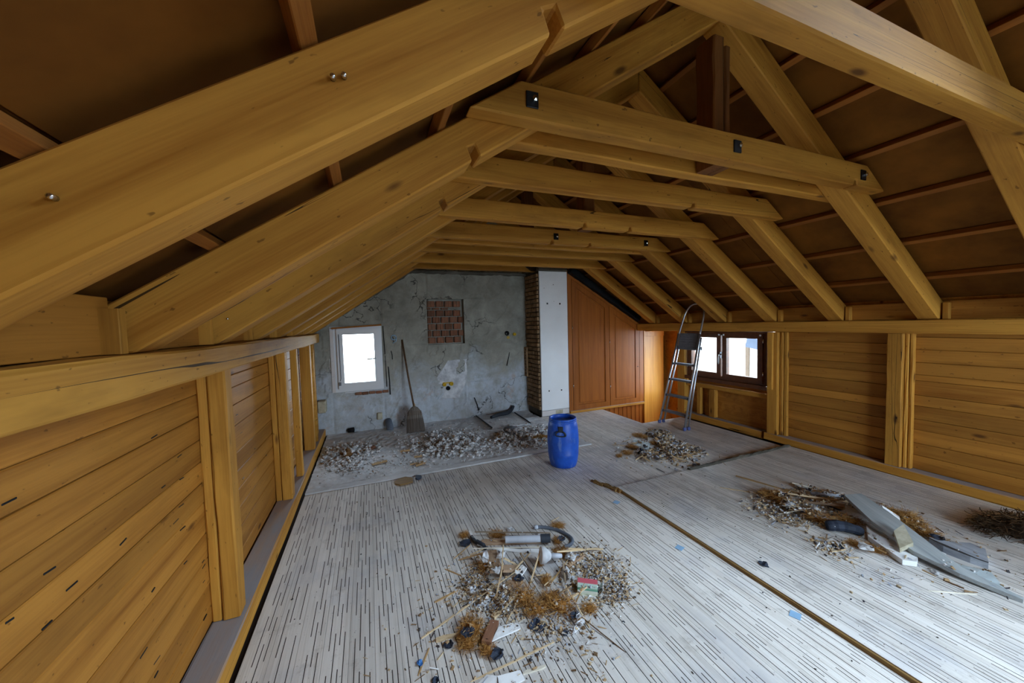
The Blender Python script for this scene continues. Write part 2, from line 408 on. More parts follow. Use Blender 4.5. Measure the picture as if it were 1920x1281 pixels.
def tube(pts, r, n=8, caps=True, smooth=True):
    pts = [Vector(p) for p in pts]; V, F = [], []
    rs = r if isinstance(r, (list, tuple)) else [r] * len(pts)
    prev = None
    for i, p in enumerate(pts):
        d = (pts[min(i + 1, len(pts) - 1)] - pts[max(i - 1, 0)]).normalized()
        if prev is None:
            a = Vector((0, 0, 1)) if abs(d.z) < 0.9 else Vector((1, 0, 0)); u = d.cross(a).normalized()
        else:
            u = (prev - d * prev.dot(d)).normalized()
        prev = u; w = d.cross(u)
        for k in range(n):
            an = 2 * math.pi * k / n; V.append(p + (u * math.cos(an) + w * math.sin(an)) * rs[i])
    for i in range(len(pts) - 1):
        for k in range(n):
            a = i * n + k; b = i * n + (k + 1) % n; F.append((a, a + n, b + n, b))
    if caps:
        F.append(tuple(range(n))); F.append(tuple((len(pts) - 1) * n + k for k in range(n - 1, -1, -1)))
    return fixn(M_(V, F, 'tube', smooth))
def lathe(prof, n=32, smooth=True):
    V, F = [], []
    for r, z in prof:
        for k in range(n): V.append((r * math.cos(2 * math.pi * k / n), r * math.sin(2 * math.pi * k / n), z))
    for i in range(len(prof) - 1):
        for k in range(n):
            a = i * n + k; b = i * n + (k + 1) % n; F.append((a, b, b + n, a + n))
    if prof[0][0] > 0: F.append(tuple(range(n - 1, -1, -1)))
    if prof[-1][0] > 0 and prof[-1][1] > prof[0][1] + 1e-6 and len(prof) < 4: F.append(tuple((len(prof) - 1) * n + k for k in range(n)))
    return M_(V, F, 'lathe', smooth)
def smooth_path(pts, n=6):
    out = []
    P = [Vector(p) for p in pts]
    for i in range(len(P) - 1):
        a, b, c, d = P[max(i - 1, 0)], P[i], P[i + 1], P[min(i + 2, len(P) - 1)]
        for k in range(n):
            t = k / n
            out.append(0.5 * ((2 * b) + (c - a) * t + (2 * a - 5 * b + 4 * c - d) * t * t + (3 * b - a - 3 * c + d) * t ** 3))
    out.append(P[-1]); return out

# ------------------------------------------------------------------ the roof planes
SL = 0.667; ANG = math.atan(SL); RX = 1.8825; XL = -0.675; XR = 4.44; Z0 = 1.44
def zb(x): return Z0 + SL * ((x - XL) if x <= RX else (XR - x))          # underside of the rafters
YF, YB = -2.4, 5.62                                                          # rear gable, concrete gable
TY = [0.825, 1.525, 2.18, 2.82, 3.455, 4.09, 4.73, 5.37]                     # trusses
TW = 0.13

# ------------------------------------------------------------------ floor
SUB = boxes([(-0.80, 4.56, YF, 4.1, -0.22, -0.021), (-0.80, 3.65, 4.1, YB, -0.22, -0.021), (4.56, 5.14, YF + 5, 4.1, -0.22, -0.021)])
floor = struct('floor', 'whitened slotted board floor with a cement patch by the concrete wall', 'floor', SUB, 'subfloor')
def plank_mesh(L, W, seed, g=0.0014, s=0.0036, th=0.02, low=False):
    rnd = random.Random(seed); V, F = [], []
    def q(x0, x1, y0, y1, z=0.0):
        b = len(V); V.extend([(x0, y0, z), (x1, y0, z), (x1, y1, z), (x0, y1, z)]); F.append((b, b + 1, b + 2, b + 3))
    cs = [W * c for c in (0.205, 0.395, 0.585, 0.785)]
    per = rnd.uniform(0.36, 0.42); ph = rnd.uniform(0, per); ln = rnd.uniform(0.25, 0.30)
    edges = [g / 2]
    for c in cs: edges += [c - s / 2, c + s / 2]
    edges.append(W - g / 2)
    for i in range(0, len(edges), 2): q(0, L, edges[i], edges[i + 1])
    for k, c in enumerate(cs):
        if rnd.random() < 0.1:
            q(0, L, c - s / 2, c + s / 2); continue
        x = -per + (ph + (per * 0.5 if k % 2 else 0)) % per; last = 0.0
        while x < L:
            a = max(x + rnd.uniform(-0.012, 0.012), 0.0); b = min(x + ln + rnd.uniform(-0.02, 0.015), L)
            if b > 0.01 and a > last: q(last, a, c - s / 2, c + s / 2)
            if b > 0: last = max(last, b)
            x += per
        if last < L: q(last, L, c - s / 2, c + s / 2)
    y0, y1 = g / 2, W - g / 2
    b = len(V); V.extend([(0, y0, 0), (L, y0, 0), (L, y1, 0), (0, y1, 0), (0, y0, -th), (L, y0, -th), (L, y1, -th), (0, y1, -th)])
    F.extend([(b, b + 4, b + 5, b + 1), (b + 1, b + 5, b + 6, b + 2), (b + 2, b + 6, b + 7, b + 3), (b + 3, b + 7, b + 4, b)])
    return M_(V, F, 'plank')
def lay(x0, x1, y0, y1, z, n, seed, th=0.02):
    W = (x1 - x0) / n
    for i in range(n):
        me = plank_mesh(y1 - y0, W, seed + i, th=th)
        o = obj('plank', me, 'floor', floor, (x0 + W * (i + 1), y0, z), (0, 0, R(90)))
lay(-0.597, 1.985, YF + 0.05, 3.655, 0, 23, 100)
lay(1.995, 4.395, YF + 0.05, 2.57, 0.022, 21, 200, 0.042)
lay(1.985, 2.475, 2.575, 3.655, 0, 4, 300)
lay(2.48, 3.65, 2.575, 5.09, 0, 10, 400)
lay(3.65, 4.395, 2.575, 4.1, 0, 6, 500)
obj('edge_strip', tbox(4.9, 0.012, 0.036, 0.002, 30, 0.0016, 5), 'edge', floor, (1.988, YF + 0.1, 0.0), (0, 0, R(90)))
rnd = random.Random(3)
for k in range(7):
    o = obj('broken_edge', tbox(rnd.uniform(0.05, 0.11), rnd.uniform(0.02, 0.035), 0.028, 0.004, 2, 0.006, 40 + k), 'edge', floor,
            (1.985 - 0.012 * k + rnd.uniform(-0.02, 0.02), 2.50 + 0.035 * k, 0.006), (rnd.uniform(-0.2, 0.2), rnd.uniform(-0.25, 0.1), R(95 + rnd.uniform(-15, 15))))
obj('border_plank', tbox(3.07, 0.085, 0.03, 0.004, 14, 0.002, 9), 'screed', floor, (-0.597, 3.70, -0.002))
# cement patch
def grid_patch(x0, x1, y0, y1, st, fz):
    nx = max(2, int((x1 - x0) / st)); ny = max(2, int((y1 - y0) / st)); V = []; F = []
    for j in range(ny + 1):
        for i in range(nx + 1):
            x = x0 + (x1 - x0) * i / nx; y = y0 + (y1 - y0) * j / ny; V.append((x, y, fz(x, y)))
    for j in range(ny):
        for i in range(nx):
            a = j * (nx + 1) + i; F.append((a, a + 1, a + nx + 2, a + nx + 1))
    return M_(V, F, 'patch', True)
def screed_z(x, y):
    v = Vector((x, y, 0))
    return 0.004 + 0.012 * noise.fractal(v * 4, 1.0, 2.0, 4) * 0.6 + 0.009 * noise.noise(v * 18) + 0.006 * noise.noise(v * 45)
obj('screed', grid_patch(-0.60, 2.475, 3.742, YB, 0.016, screed_z), 'screed', floor)
def bead():
    V, F = [], []; rnd = random.Random(8); n = 60
    for i in range(n + 1):
        x = 1.54 * i / n
        for k in range(6):
            a = math.pi * k / 5; rr = 0.019 + 0.009 * noise.noise(Vector((x * 14, k * 0.9, 1)))
            V.append((x, -math.cos(a) * rr * 1.25, max(0, math.sin(a) * rr * 1.1)))
    for i in range(n):
        for k in range(5):
            a = i * 6 + k; F.append((a, a + 6, a + 7, a + 1))
    F.append(tuple(range(6))); F.append(tuple(n * 6 + 5 - k for k in range(6)))
    return fixn(M_(V, F, 'bead'))
tag(obj('mortar_bead', bead(), 'mortar', None, (2.86, 2.575, 0.018)), 'crumbly mortar bead across the boards up to the windowed wall sill', 'mortar')
# left-hand dark expansion gap is the subfloor showing between boards and sill

# ------------------------------------------------------------------ plank walls
wl = struct('wall_left', 'pine board wall without a window, posts standing on a sill beam', 'wall', boxes([(-0.86, -0.785, YF, YB, -0.2, 1.62)]), 'board')
wr = struct('wall_right', 'pine board wall with the small brown twin window', 'wall', boxes([(4.53, 4.60, YF, 2.82, -0.2, 1.62), (4.53, 4.60, 2.82, 4.06, -0.2, 0.62), (4.53, 4.60, 2.82, 4.06, 1.35, 1.62), (4.53, 4.60, 4.06, 4.22, -0.2, 1.62), (4.60, 5.2, 4.15, 4.22, -0.9, 1.62), (5.12, 5.2, 4.22, 4.28, -0.9, 1.62), (5.12, 5.2, 4.70, 5.70, -0.9, 1.62), (5.12, 5.2, 4.28, 4.70, -0.9, 0.2), (5.12, 5.2, 4.28, 4.70, 1.3, 1.62), (4.56, 5.2, 4.15, 5.7, 1.50, 1.62)]), 'board')
obj('outer_render', boxes([(4.605, 5.22, 4.10, 4.145, -1.2, 1.64)]), 'housewall', wr)
def boards(parent, x, sgn, y0, y1, zs, seed):
    rnd = random.Random(seed)
    for a, b in zip(zs[:-1], zs[1:]):
        h = b - a - 0.0025
        o = obj('board', tbox(y1 - y0, 0.026, h, 0.0035, 3, 0.0008, rnd.randint(0, 9999)), 'board', parent, (x - sgn * rnd.uniform(0, 0.003), y0, (a + b) / 2), (0, 0, R(90)))
ZL = [0.106, 0.185, 0.30, 0.425, 0.545, 0.695, 0.79, 0.89, 0.995, 1.105, 1.21, 1.319]
boards(wl, -0.773, -1, -2.35, 2.10, ZL, 1)
boards(wl, -0.773, -1, 2.11, 3.40, [0.106, 0.20, 0.33, 0.45, 0.56, 0.67, 0.78, 0.94, 1.063, 1.17, 1.245, 1.319], 2)
boards(wl, -0.773, -1, 3.41, 4.70, ZL, 3)
boards(wl, -0.773, -1, 4.71, 5.55, ZL, 4)
ZR = [0.106, 0.207, 0.31, 0.416, 0.514, 0.625, 0.706, 0.833, 0.942, 1.018, 1.119, 1.22, 1.319]
boards(wr, 4.505, 1, 1.74, 2.76, ZR, 5)
boards(wr, 4.505, 1, -2.35, 1.73, [0.106, 0.232, 0.339, 0.459, 0.555, 0.675, 0.771, 0.90, 0.953, 1.062, 1.176, 1.286, 1.319], 6)
boards(wr, 4.545, 1, 2.83, 4.10, [0.106, 0.2, 0.31, 0.42, 0.53, 0.62], 7)

rnd = random.Random(31)
for k in range(34):
    o = obj('staple', box(0.004, rnd.uniform(0.02, 0.045), 0.005, 0.001), 'darkmetal', wl, (-0.7585, rnd.uniform(1.0, 2.05) if k < 26 else rnd.uniform(2.3, 3.3), rnd.choice(ZL[1:-1]) + rnd.uniform(-0.02, 0.05)), (rnd.uniform(-0.15, 0.15), 0, 0))
def post(name, label, x0, x1, y0, y1, z0, z1, seed, group='posts of the plank walls', mat='beam', cat='post'):
    o = timber(name, ((x0 + x1) / 2, (y0 + y1) / 2, z0), ((x0 + x1) / 2, (y0 + y1) / 2, z1), abs(x1 - x0), abs(y1 - y0), mat, None, bev=0.006, segs=8, jit=0.002, seed=seed)
    return tag(o, label, cat, group)
G_P = 'posts of the plank walls'
post('wall_post', 'squared post with long crack on windowless plank wall, farthest from concrete gable', -0.712, -0.642, 2.076, 2.168, 0.107, 1.317, 11)
post('wall_lath', 'narrow lath nailed behind the windowless wall post farthest from concrete gable', -0.757, -0.716, 2.085, 2.13, 0.107, 1.317, 12, 'laths beside the posts', cat='lath')
post('wall_post', 'pale squared post on windowless plank wall beside the rubble-side sill', -0.712, -0.638, 3.372, 3.47, 0.107, 1.317, 13)
post('wall_lath', 'narrow lath behind the middle post of windowless wall', -0.757, -0.716, 3.378, 3.42, 0.107, 1.317, 14, 'laths beside the posts', cat='lath')
post('wall_post', 'thin orange post just past the middle post of windowless wall', -0.693, -0.639, 3.87, 3.95, 0.107, 1.317, 15)
post('wall_post', 'split post with two vertical cracks beside rubble on windowless wall', -0.742, -0.636, 4.67, 4.775, 0.107, 1.317, 16)
pole = obj('round_pole', tube([(0, 0, 0), (0.004, 0.003, 0.4), (-0.004, 0, 0.8), (0.002, 0.002, 1.21)], [0.042, 0.04, 0.043, 0.04], 14), 'beam', None, (-0.68, 5.02, 0.107))
tag(pole, 'peeled round pole standing near the gable window', 'pole')
post('wall_post', 'flat brown post right beside the gable window', -0.757, -0.68, 5.28, 5.42, 0.107, 1.317, 17)
tag(obj('white_block', box(0.02, 0.22, 0.42, 0.006), 'lump', None, (-0.742, 3.66, 1.07)), 'whitish block between two posts of the windowless wall', 'plaster')  # pale block set where a white slot stands between the posts
post('wall_post', 'broad post on windowed plank wall right beside the twin window', 4.402, 4.49, 2.714, 2.832, 0.107, 1.317, 21)
post('wall_lath', 'slim lath against the post beside the twin window', 4.44, 4.49, 2.678, 2.71, 0.107, 1.317, 22, 'laths beside the posts', cat='lath')
post('wall_lath', 'outer thin lath one step off the twin window post', 4.455, 4.49, 2.638, 2.674, 0.107, 1.317, 23, 'laths beside the posts', cat='lath')
post('wall_post', 'broad knotty post in the middle of the windowed plank wall boards', 4.402, 4.49, 1.662, 1.768, 0.107, 1.317, 24)
post('wall_lath', 'slim lath against the knotty windowed wall post', 4.435, 4.49, 1.635, 1.66, 0.107, 1.317, 25, 'laths beside the posts', cat='lath')
post('wall_lath', 'outer lath beside the knotty windowed wall post', 4.445, 4.49, 1.608, 1.632, 0.107, 1.317, 26, 'laths beside the posts', cat='lath')
post('wall_post', 'post behind the stepladder between twin window and stairwell', 4.42, 4.52, 4.05, 4.19, 0.0, 1.317, 27)
post('window_stud', 'short stud under the twin window', 4.45, 4.52, 3.567, 3.658, 0.107, 0.50, 28, 'framing under the twin window', cat='stud')
post('window_stud', 'short stud at stair side under the twin window', 4.45, 4.52, 3.80, 3.86, 0.107, 0.50, 29, 'framing under the twin window', cat='stud')
tag(timber('window_rail', (4.485, 2.835, 0.53), (4.485, 4.04, 0.53), 0.07, 0.06, 'beam', seed=30), 'horizontal rail under the twin window', 'rail')

# sill beams and wall plates
tag(timber('sill_beam', (-0.689, -2.35, 0.052), (-0.689, 5.58, 0.052), 0.142, 0.105, 'beam_dust', segs=24, seed=31), 'dusty cracked sill beam under the windowless plank wall', 'beam')
tag(timber('sill_beam', (4.465, -2.35, 0.062), (4.465, 2.86, 0.062), 0.13, 0.085, 'beam_dust', segs=16, seed=32), 'sill beam under the windowed wall boards up to the twin window', 'beam')
tag(timber('sill_beam', (4.475, 2.90, 0.052), (4.475, 4.046, 0.052), 0.11, 0.09, 'beam_dust', segs=6, seed=33), 'lower sill beam beneath the twin window', 'beam')
tag(timber('wall_plate', (-0.69, -2.35, 1.379), (-0.69, 5.45, 1.379), 0.14, 0.118, 'plate', segs=30, jit=0.004, seed=34), 'long cracked wall plate carrying rafters over windowless wall', 'beam')
tag(timber('wall_plate', (4.465, -2.35, 1.379), (4.465, 5.05, 1.379), 0.13, 0.118, 'beam', segs=30, jit=0.003, seed=35), 'long wall plate carrying rafters over the twin window', 'beam')

# ------------------------------------------------------------------ roof: panels and battens, all parts of the ceiling
SKX0, SKX1, SKY0, SKY1 = 2.12, 3.455, -1.15, 0.35                          # roof window behind the viewpoint
def sheet(x0, x1, y0, y1):
    V = []
    for x, off in ((x0, 0.30), (x1, 0.30), (x1, 0.33), (x0, 0.33)):
        for y in (y0, y1): V.append((x, y, zb(x) + off))
    return V, [(0, 2, 3, 1), (4, 6, 7, 5), (0, 1, 7, 6), (2, 4, 5, 3), (0, 6, 4, 2), (1, 3, 5, 7)]
V_, F_ = [], []
for e in ((-0.95, RX, YF, YB + 0.1), (RX, 4.72, YF, SKY0), (RX, 4.72, SKY1, YB + 0.1), (RX, SKX0, SKY0, SKY1), (SKX1, 4.72, SKY0, SKY1)):
    v, f_ = sheet(*e); b = len(V_); V_ += v; F_ += [tuple(b + k for k in q) for q in f_]
ceil_me = fixn(M_([(x, y - (YB + YF) / 2, z) for x, y, z in V_], F_))
ceiling = struct('ceiling', 'underside of the pitched roof, brown boards on battens', 'ceiling', ceil_me, 'panel', loc=(0, (YB + YF) / 2, 0))
BX = [-0.47, -0.09, 0.295, 0.67, 1.03, 1.36, 1.66]
def onroof(x, off):                                                      # point on the slope, off above the rafter underside
    return zb(x) + off
cy = (YB + YF) / 2
for side in (0, 1):
    xs = BX if side == 0 else [2 * RX - b for b in BX]
    th = -ANG if side == 0 else ANG
    for i, x in enumerate(xs):
        for ya, yb in (((YF + 0.03, SKY0), (SKY1, YB - 0.03)) if (side and SKX0 < x < SKX1) else ((YF + 0.03, YB - 0.03),)):
            o = obj('batten', tbox(yb - ya, 0.036, 0.042, 0.002, 18, 0.001, 60 + i), 'batten', ceiling)
            o.matrix_local = Matrix.Translation((x, ya - cy, onroof(x, 0.19) + 0.0265)) @ Matrix.Rotation(th, 4, 'Y') @ Matrix.Rotation(R(90), 4, 'Z')
    edges = [-0.92] + BX + [RX - 0.01]
    for i in range(len(edges) - 1):
        a, b = edges[i], edges[i + 1]
        W = (b - a) / math.cos(ANG) - 0.003
        ys = [YF + 0.02, SKY0, SKY1, 2.53, 4.2, YB - 0.02]
        for j in range(len(ys) - 1):
            xm = (a + b) / 2 if side == 0 else 2 * RX - (a + b) / 2
            if side and j == 1 and SKX0 < xm < SKX1: continue
            L = ys[j + 1] - ys[j] - 0.003
            o = obj('roof_panel', box(W, L, 0.014, 0.002), 'panel', ceiling)
            o.matrix_local = Matrix.Translation((xm, (ys[j] + ys[j + 1]) / 2 - cy, onroof((a + b) / 2, 0.19) + 0.052 + 0.012)) @ Matrix.Rotation(th + (0.012 if side else -0.012), 4, 'Y')

w4 = thing('window_4', 'roof window in the slope over the windowed wall, behind the viewpoint', 'window', ((SKX0 + SKX1) / 2, (SKY0 + SKY1) / 2, zb((SKX0 + SKX1) / 2) + 0.29), (0, ANG, 0)); w4['kind'] = 'structure'
WS_ = (SKX1 - SKX0) / math.cos(ANG); HS_ = SKY1 - SKY0
obj('frame', boxes([(-WS_ / 2, -WS_ / 2 + 0.05, -HS_ / 2, HS_ / 2, -0.08, 0.06), (WS_ / 2 - 0.05, WS_ / 2, -HS_ / 2, HS_ / 2, -0.08, 0.06), (-WS_ / 2, WS_ / 2, -HS_ / 2, -HS_ / 2 + 0.05, -0.08, 0.06), (-WS_ / 2, WS_ / 2, HS_ / 2 - 0.05, HS_ / 2, -0.08, 0.06)]), 'whiteframe', w4)
obj('pane', box(WS_ - 0.1, HS_ - 0.1, 0.005, 0), 'glass', w4, (0, 0, 0.03))
# ------------------------------------------------------------------ rafters
def rafter_mesh(notches=(), seed=0, tw=TW):
    rnd = random.Random(seed); pts = [(-0.76, 1.442), (XL, 1.442)]
    k = [XL + 0.25 * i for i in range(1, 10)] ; allx = sorted(k + [n for n in notches])
    for x in allx:
        if x in notches:
            pts += [(x, zb(x)), (x - 0.02, zb(x) + 0.052), (x + 0.012, zb(x) + 0.068), (x + 0.034, zb(x + 0.034))]
        elif all(abs(x - n) > 0.06 for n in notches):
            pts.append((x, zb(x) + rnd.uniform(-0.002, 0.002)))
    pts += [(RX - 0.003, zb(RX)), (RX - 0.003, zb(RX) + 0.188)]
    for x in reversed(k): pts.append((x, zb(x) + 0.188 + rnd.uniform(-0.0015, 0.0)))
    pts += [(-0.76, zb(-0.76) + 0.188)]
    c, s = math.cos(ANG), math.sin(ANG); ox, oz = XL, 1.44
    loc = [((x - ox) * c + (z - oz) * s, -(x - ox) * s + (z - oz) * c) for x, z in pts]
    return prism(loc, tw, 0.006)
ORD = ['farthest from', 'eighth from', 'seventh from', 'sixth from', 'fifth from', 'fourth from', 'third from', 'second from', 'nearest to']
NUM = ['eighth from', 'seventh from', 'sixth from', 'fifth from', 'fourth from', 'third from', 'second from', 'nearest to']
for i, y in enumerate(TY):
    o = obj('rafter', rafter_mesh((0.43,) if i < 3 else (), i, 0.105 if i == 0 else TW), 'beam', None, (XL, y, 1.44), (0, -ANG, 0))
    tag(o, f'squared pine rafter over the windowless wall, {NUM[i]} the concrete gable' + (', with an open notch' if i < 2 else ''), 'rafter', 'rafters over the windowless wall')
    for sx_, sz_ in ((((0.822, 0.09), (0.842, 0.085), (0.351, 0.09)), ((0.06, 0.113),), ((0.11, 0.073),))[i] if i < 3 else ()):
        obj('screw', lathe([(0.005, 0), (0.005, 0.012), (0.002, 0.014)], 8), 'chrome', o, (sx_, -(0.105 if i == 0 else TW) / 2, sz_), (R(90), 0, 0))
    o = obj('rafter', rafter_mesh((), 50 + i, 0.12 if i == 0 else TW), 'beam', None, (XR, y, 1.44), (0, -ANG, math.pi))
    tag(o, f'squared pine rafter over the twin window wall, {NUM[i]} the concrete gable', 'rafter', 'rafters over the windowed wall')

# ------------------------------------------------------------------ collar beams
def collar_mesh(z0, notches, seed, h=0.148, trim=(0, 0)):
    rnd = random.Random(seed)
    xa = XL + (z0 - 0.188 - Z0) / SL + trim[0]; xb = 2 * RX - (XL + (z0 - 0.188 - Z0) / SL) - trim[1]
    dx = h / SL
    pts = [(xa, 0.0)]
    for x in sorted([0.9, 1.2, 1.5, 2.1, 2.5, 2.8] + list(notches)):
        if x in notches: pts += [(x, 0), (x + 0.012, 0.038), (x + 0.034, 0.042), (x + 0.04, 0)]
        elif all(abs(x - n) > 0.07 for n in notches): pts.append((x, rnd.uniform(-0.003, 0.003)))
    pts += [(xb, 0.0), (xb - dx, h)]
    for x in (2.6, 2.2, 1.8, 1.4, 1.0):
        if xa + dx + 0.05 < x < xb - dx - 0.05: pts.append((x, h + rnd.uniform(-0.004, 0.004)))
    pts.append((xa + dx, h))
    return prism(pts, 0.08, 0.007)
def bolt_plate(parent, x, z):
    p = obj('bolt_plate', box(0.055, 0.008, 0.065, 0.002), 'darkmetal', parent, (x, -0.044, z))
    obj('nut', lathe([(0.013, 0), (0.013, 0.014), (0.004, 0.018)], 6, False), 'chrome', p, (0.006, -0.004, 0), (R(90), 0, 0))
COLLARS = [  # truss index, side (-1 near, +1 far), bottom z, notches, plates, label, trim
    (0, -1, 2.34, (), (), 'collar beam farthest from the concrete gable, with peeling white marks', (0, 0)),
    (1, -1, 2.345, (2.99,), (0.669, 1.887, 3.087), 'collar beam with three black bolt plates in front of the king post', (0, 0)),
    (1, 1, 2.35, (), (), 'twin collar beam behind the king post, chipped lower edge', (0, 0)),
    (2, -1, 2.34, (2.30,), (), 'collar beam second past the king post, towards the concrete gable', (0, 0)),
    (3, -1, 2.315, (1.756, 2.243), (), 'collar beam with two small notches, two trusses past the king post', (0, 0)),
    (4, -1, 2.313, (1.778, 2.241), (1.843, 3.02), 'collar beam with two small black bolt plates, middle of the far trusses', (0, 0)),
    (4, 1, 2.313, (), (), 'twin collar beam right behind the one with two bolt plates', (0, 0)),
    (5, -1, 2.306, (), (), 'plain collar beam third from the concrete gable', (0, 0)),
    (6, -1, 2.30, (), (), 'plain collar beam second from the concrete gable', (0, 0)),
    (7, -1, 2.325, (), (), 'last collar beam resting above the concrete gable', (0, 0.945)),
]
for n, (ti, sd, z, no, pl, lab, tr) in enumerate(COLLARS):
    y = TY[ti] + sd * ((TW if ti else 0.12) / 2 + 0.041)
    if pl:
        t = thing('collar_beam', lab, 'beam', (0, y, z), group='collar beams')
        obj('beam', collar_mesh(z, no, n, trim=tr), 'beam', t)
        for x in pl: bolt_plate(t, x, 0.075)
    else:
        tag(obj('collar_beam', collar_mesh(z, no, n, trim=tr), 'beam', None, (0, y, z)), lab, 'beam', 'collar beams')
kp = thing('king_post', 'reddish king post of two halves hanging between twin collar beams', 'post', (1.885, 1.525, 2.352))
timber('post_half', (-0.022, 0, 0), (-0.022, 0, 0.70), 0.084, 0.122, 'kingpost', kp, seed=3)
timber('post_half', (0.045, 0, 0), (0.045, 0, 0.66), 0.042, 0.122, 'kingpost', kp, seed=4)
for ti in (3, 5):
    k2 = timber('king_post', (1.885, TY[ti], 2.33), (1.885, TY[ti], 3.1), 0.12, 0.12, 'kingpost', seed=70 + ti)
    tag(k2, 'dark king post two trusses past the twin collar pair' if ti == 3 else 'dark king post third truss from the concrete gable', 'post')

# eave boards and cleats between the rafters
for side in (0, 1):
    xe = -0.735 if side == 0 else 2 * RX + 0.735
    par = wl if side == 0 else wr
    ye = [-0.2] + TY + [YB]
    for j in range(len(TY) + 1):
        a = ye[j] + TW / 2 + 0.002 if j else -2.3
        b = (ye[j + 1] - TW / 2 - 0.002) if j < len(TY) else YB - 0.05
        if b - a < 0.05: continue
        obj('eave_board', tbox(b - a, 0.02, 0.17 if side == 0 else 0.15, 0.002, 2, 0.0005, 80 + j), 'board', par, (xe, a, 1.442 + (0.085 if side == 0 else 0.075)), (0, 0, R(90)))
        if j < len(TY):
            xc = xe + (0.028 if side == 0 else -0.028)
            obj('cleat', tbox(0.135, 0.034, 0.055, 0.002, 2, 0.0008, 90 + j), 'beam', par, (xc, b - 0.03, 1.442), (0, R(-90), 0))

# ------------------------------------------------------------------ concrete gable wall
NX0, NX1, NZ0, NZ1 = 0.845, 1.425, 1.21, 1.915
WX0, WX1, WZ0, WZ1 = -0.505, 0.178, 0.595, 1.525
def wall_back_mesh():
    def cuts(a, b, marks, st):
        out = []
        ms = sorted(set([a, b] + marks))
        for p, q in zip(ms[:-1], ms[1:]):
            n = max(1, round((q - p) / st))
            out += [p + (q - p) * i / n for i in range(n)]
        return out + [b]
    xs = cuts(-0.80, 2.6, [NX0, NX1, WX0, WX1], 0.028); zs = cuts(-0.1, 3.3, [NZ0, NZ1, WZ0, WZ1, 2.3], 0.028)
    V, F = [], []; idx = {}
    def disp(x, z):
        v = Vector((x, z, 3.3))
        d = 0.012 * noise.fractal(v * 1.7, 1.0, 2.0, 4) + 0.004 * noise.noise(v * 14)
        p = noise.noise(v * 3.1 + Vector((7, 1, 2)))
        if p > 0.12: d -= 0.008
        if z < 1.5 and noise.noise(v * 2.3 + Vector((1, 9, 4))) > 0.2: d += 0.01
        return d
    for i, x in enumerate(xs):
        top = zb(x) + 0.235
        for j, z in enumerate(zs):
            edge = x in (NX0, NX1, WX0, WX1) or z in (NZ0, NZ1, WZ0, WZ1)
            idx[i, j] = len(V); V.append((x, 5.6 + (0 if edge else disp(x, z)), min(z, top)))
    for i in range(len(xs) - 1):
        for j in range(len(zs) - 1):
            cx, cz = (xs[i] + xs[i + 1]) / 2, (zs[j] + zs[j + 1]) / 2
            if NX0 < cx < NX1 and NZ0 < cz < NZ1: continue
            if WX0 < cx < WX1 and WZ0 < cz < WZ1: continue
            if zs[j] > zb(xs[i]) + 0.235 and zs[j] > zb(xs[i + 1]) + 0.235: continue
            F.append((idx[i, j], idx[i + 1, j], idx[i + 1, j + 1], idx[i, j + 1]))
    def reveal(x0, x1, z0, z1, d):
        b = len(V)
        for y in (5.6, 5.6 + d): V.extend([(x0, y, z0), (x1, y, z0), (x1, y, z1), (x0, y, z1)])
        for k in range(4): F.append((b + k, b + (k + 1) % 4, b + 4 + (k + 1) % 4, b + 4 + k))
        return b
    b = reveal(NX0, NX1, NZ0, NZ1, 0.09); F.append((b + 4, b + 5, b + 6, b + 7))
    reveal(WX0, WX1, WZ0, WZ1, 0.13)
    return M_(V, F, 'wall_back', False)
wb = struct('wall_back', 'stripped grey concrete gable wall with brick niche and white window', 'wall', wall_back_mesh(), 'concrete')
obj('wall_backing', boxes([(2.45, 5.2, 5.62, 5.7, -1.0, 3.4), (2.45, 3.0, 5.445, 5.62, 2.335, 3.3), (3.0, 4.6, 5.14, 5.2, -1.0, 1.35)]), 'mortar', wb)
# dark mortar edge under the sloping rafters and the last collar
for p, q, s in (((-0.66, 5.585, 1.50), (0.60, 5.585, 2.31), 1), ((0.60, 5.585, 2.325), (2.50, 5.585, 2.325), 2)):
    timber('mortar_edge', p, q, 0.05, 0.05, 'mortar', wb, segs=26, jit=0.011, seed=s)
# bricks of the niche
rnd = random.Random(12)
z = NZ0 + 0.012; row = 0
while z < NZ1 - 0.05:
    bh = 0.105 if row not in (5,) else 0.04
    x = NX0 + 0.01 - (0.06 if row % 2 else 0.0)
    while x < NX1 - 0.03:
        a, b = max(x, NX0 + 0.004), min(x + 0.125, NX1 - 0.004)
        if b - a > 0.03 and not (row == 5 and x > NX1 - 0.25) and z + bh < NZ1:
            obj('brick', box(round(b - a - 0.01, 3), 0.05, bh - 0.012, 0.006), 'brick', wb, ((a + b) / 2, 5.668 + rnd.uniform(-0.008, 0.006), z + bh / 2), (0, 0, rnd.uniform(-0.03, 0.03)))
            for g in range(3):
                obj('brick_rib', box(0.012, 0.012, bh - 0.02, 0.003), 'brick', wb, (a + 0.02 + (b - a - 0.04) * g / 2, 5.641, z + bh / 2))
        x += 0.135
    z += bh; row += 1
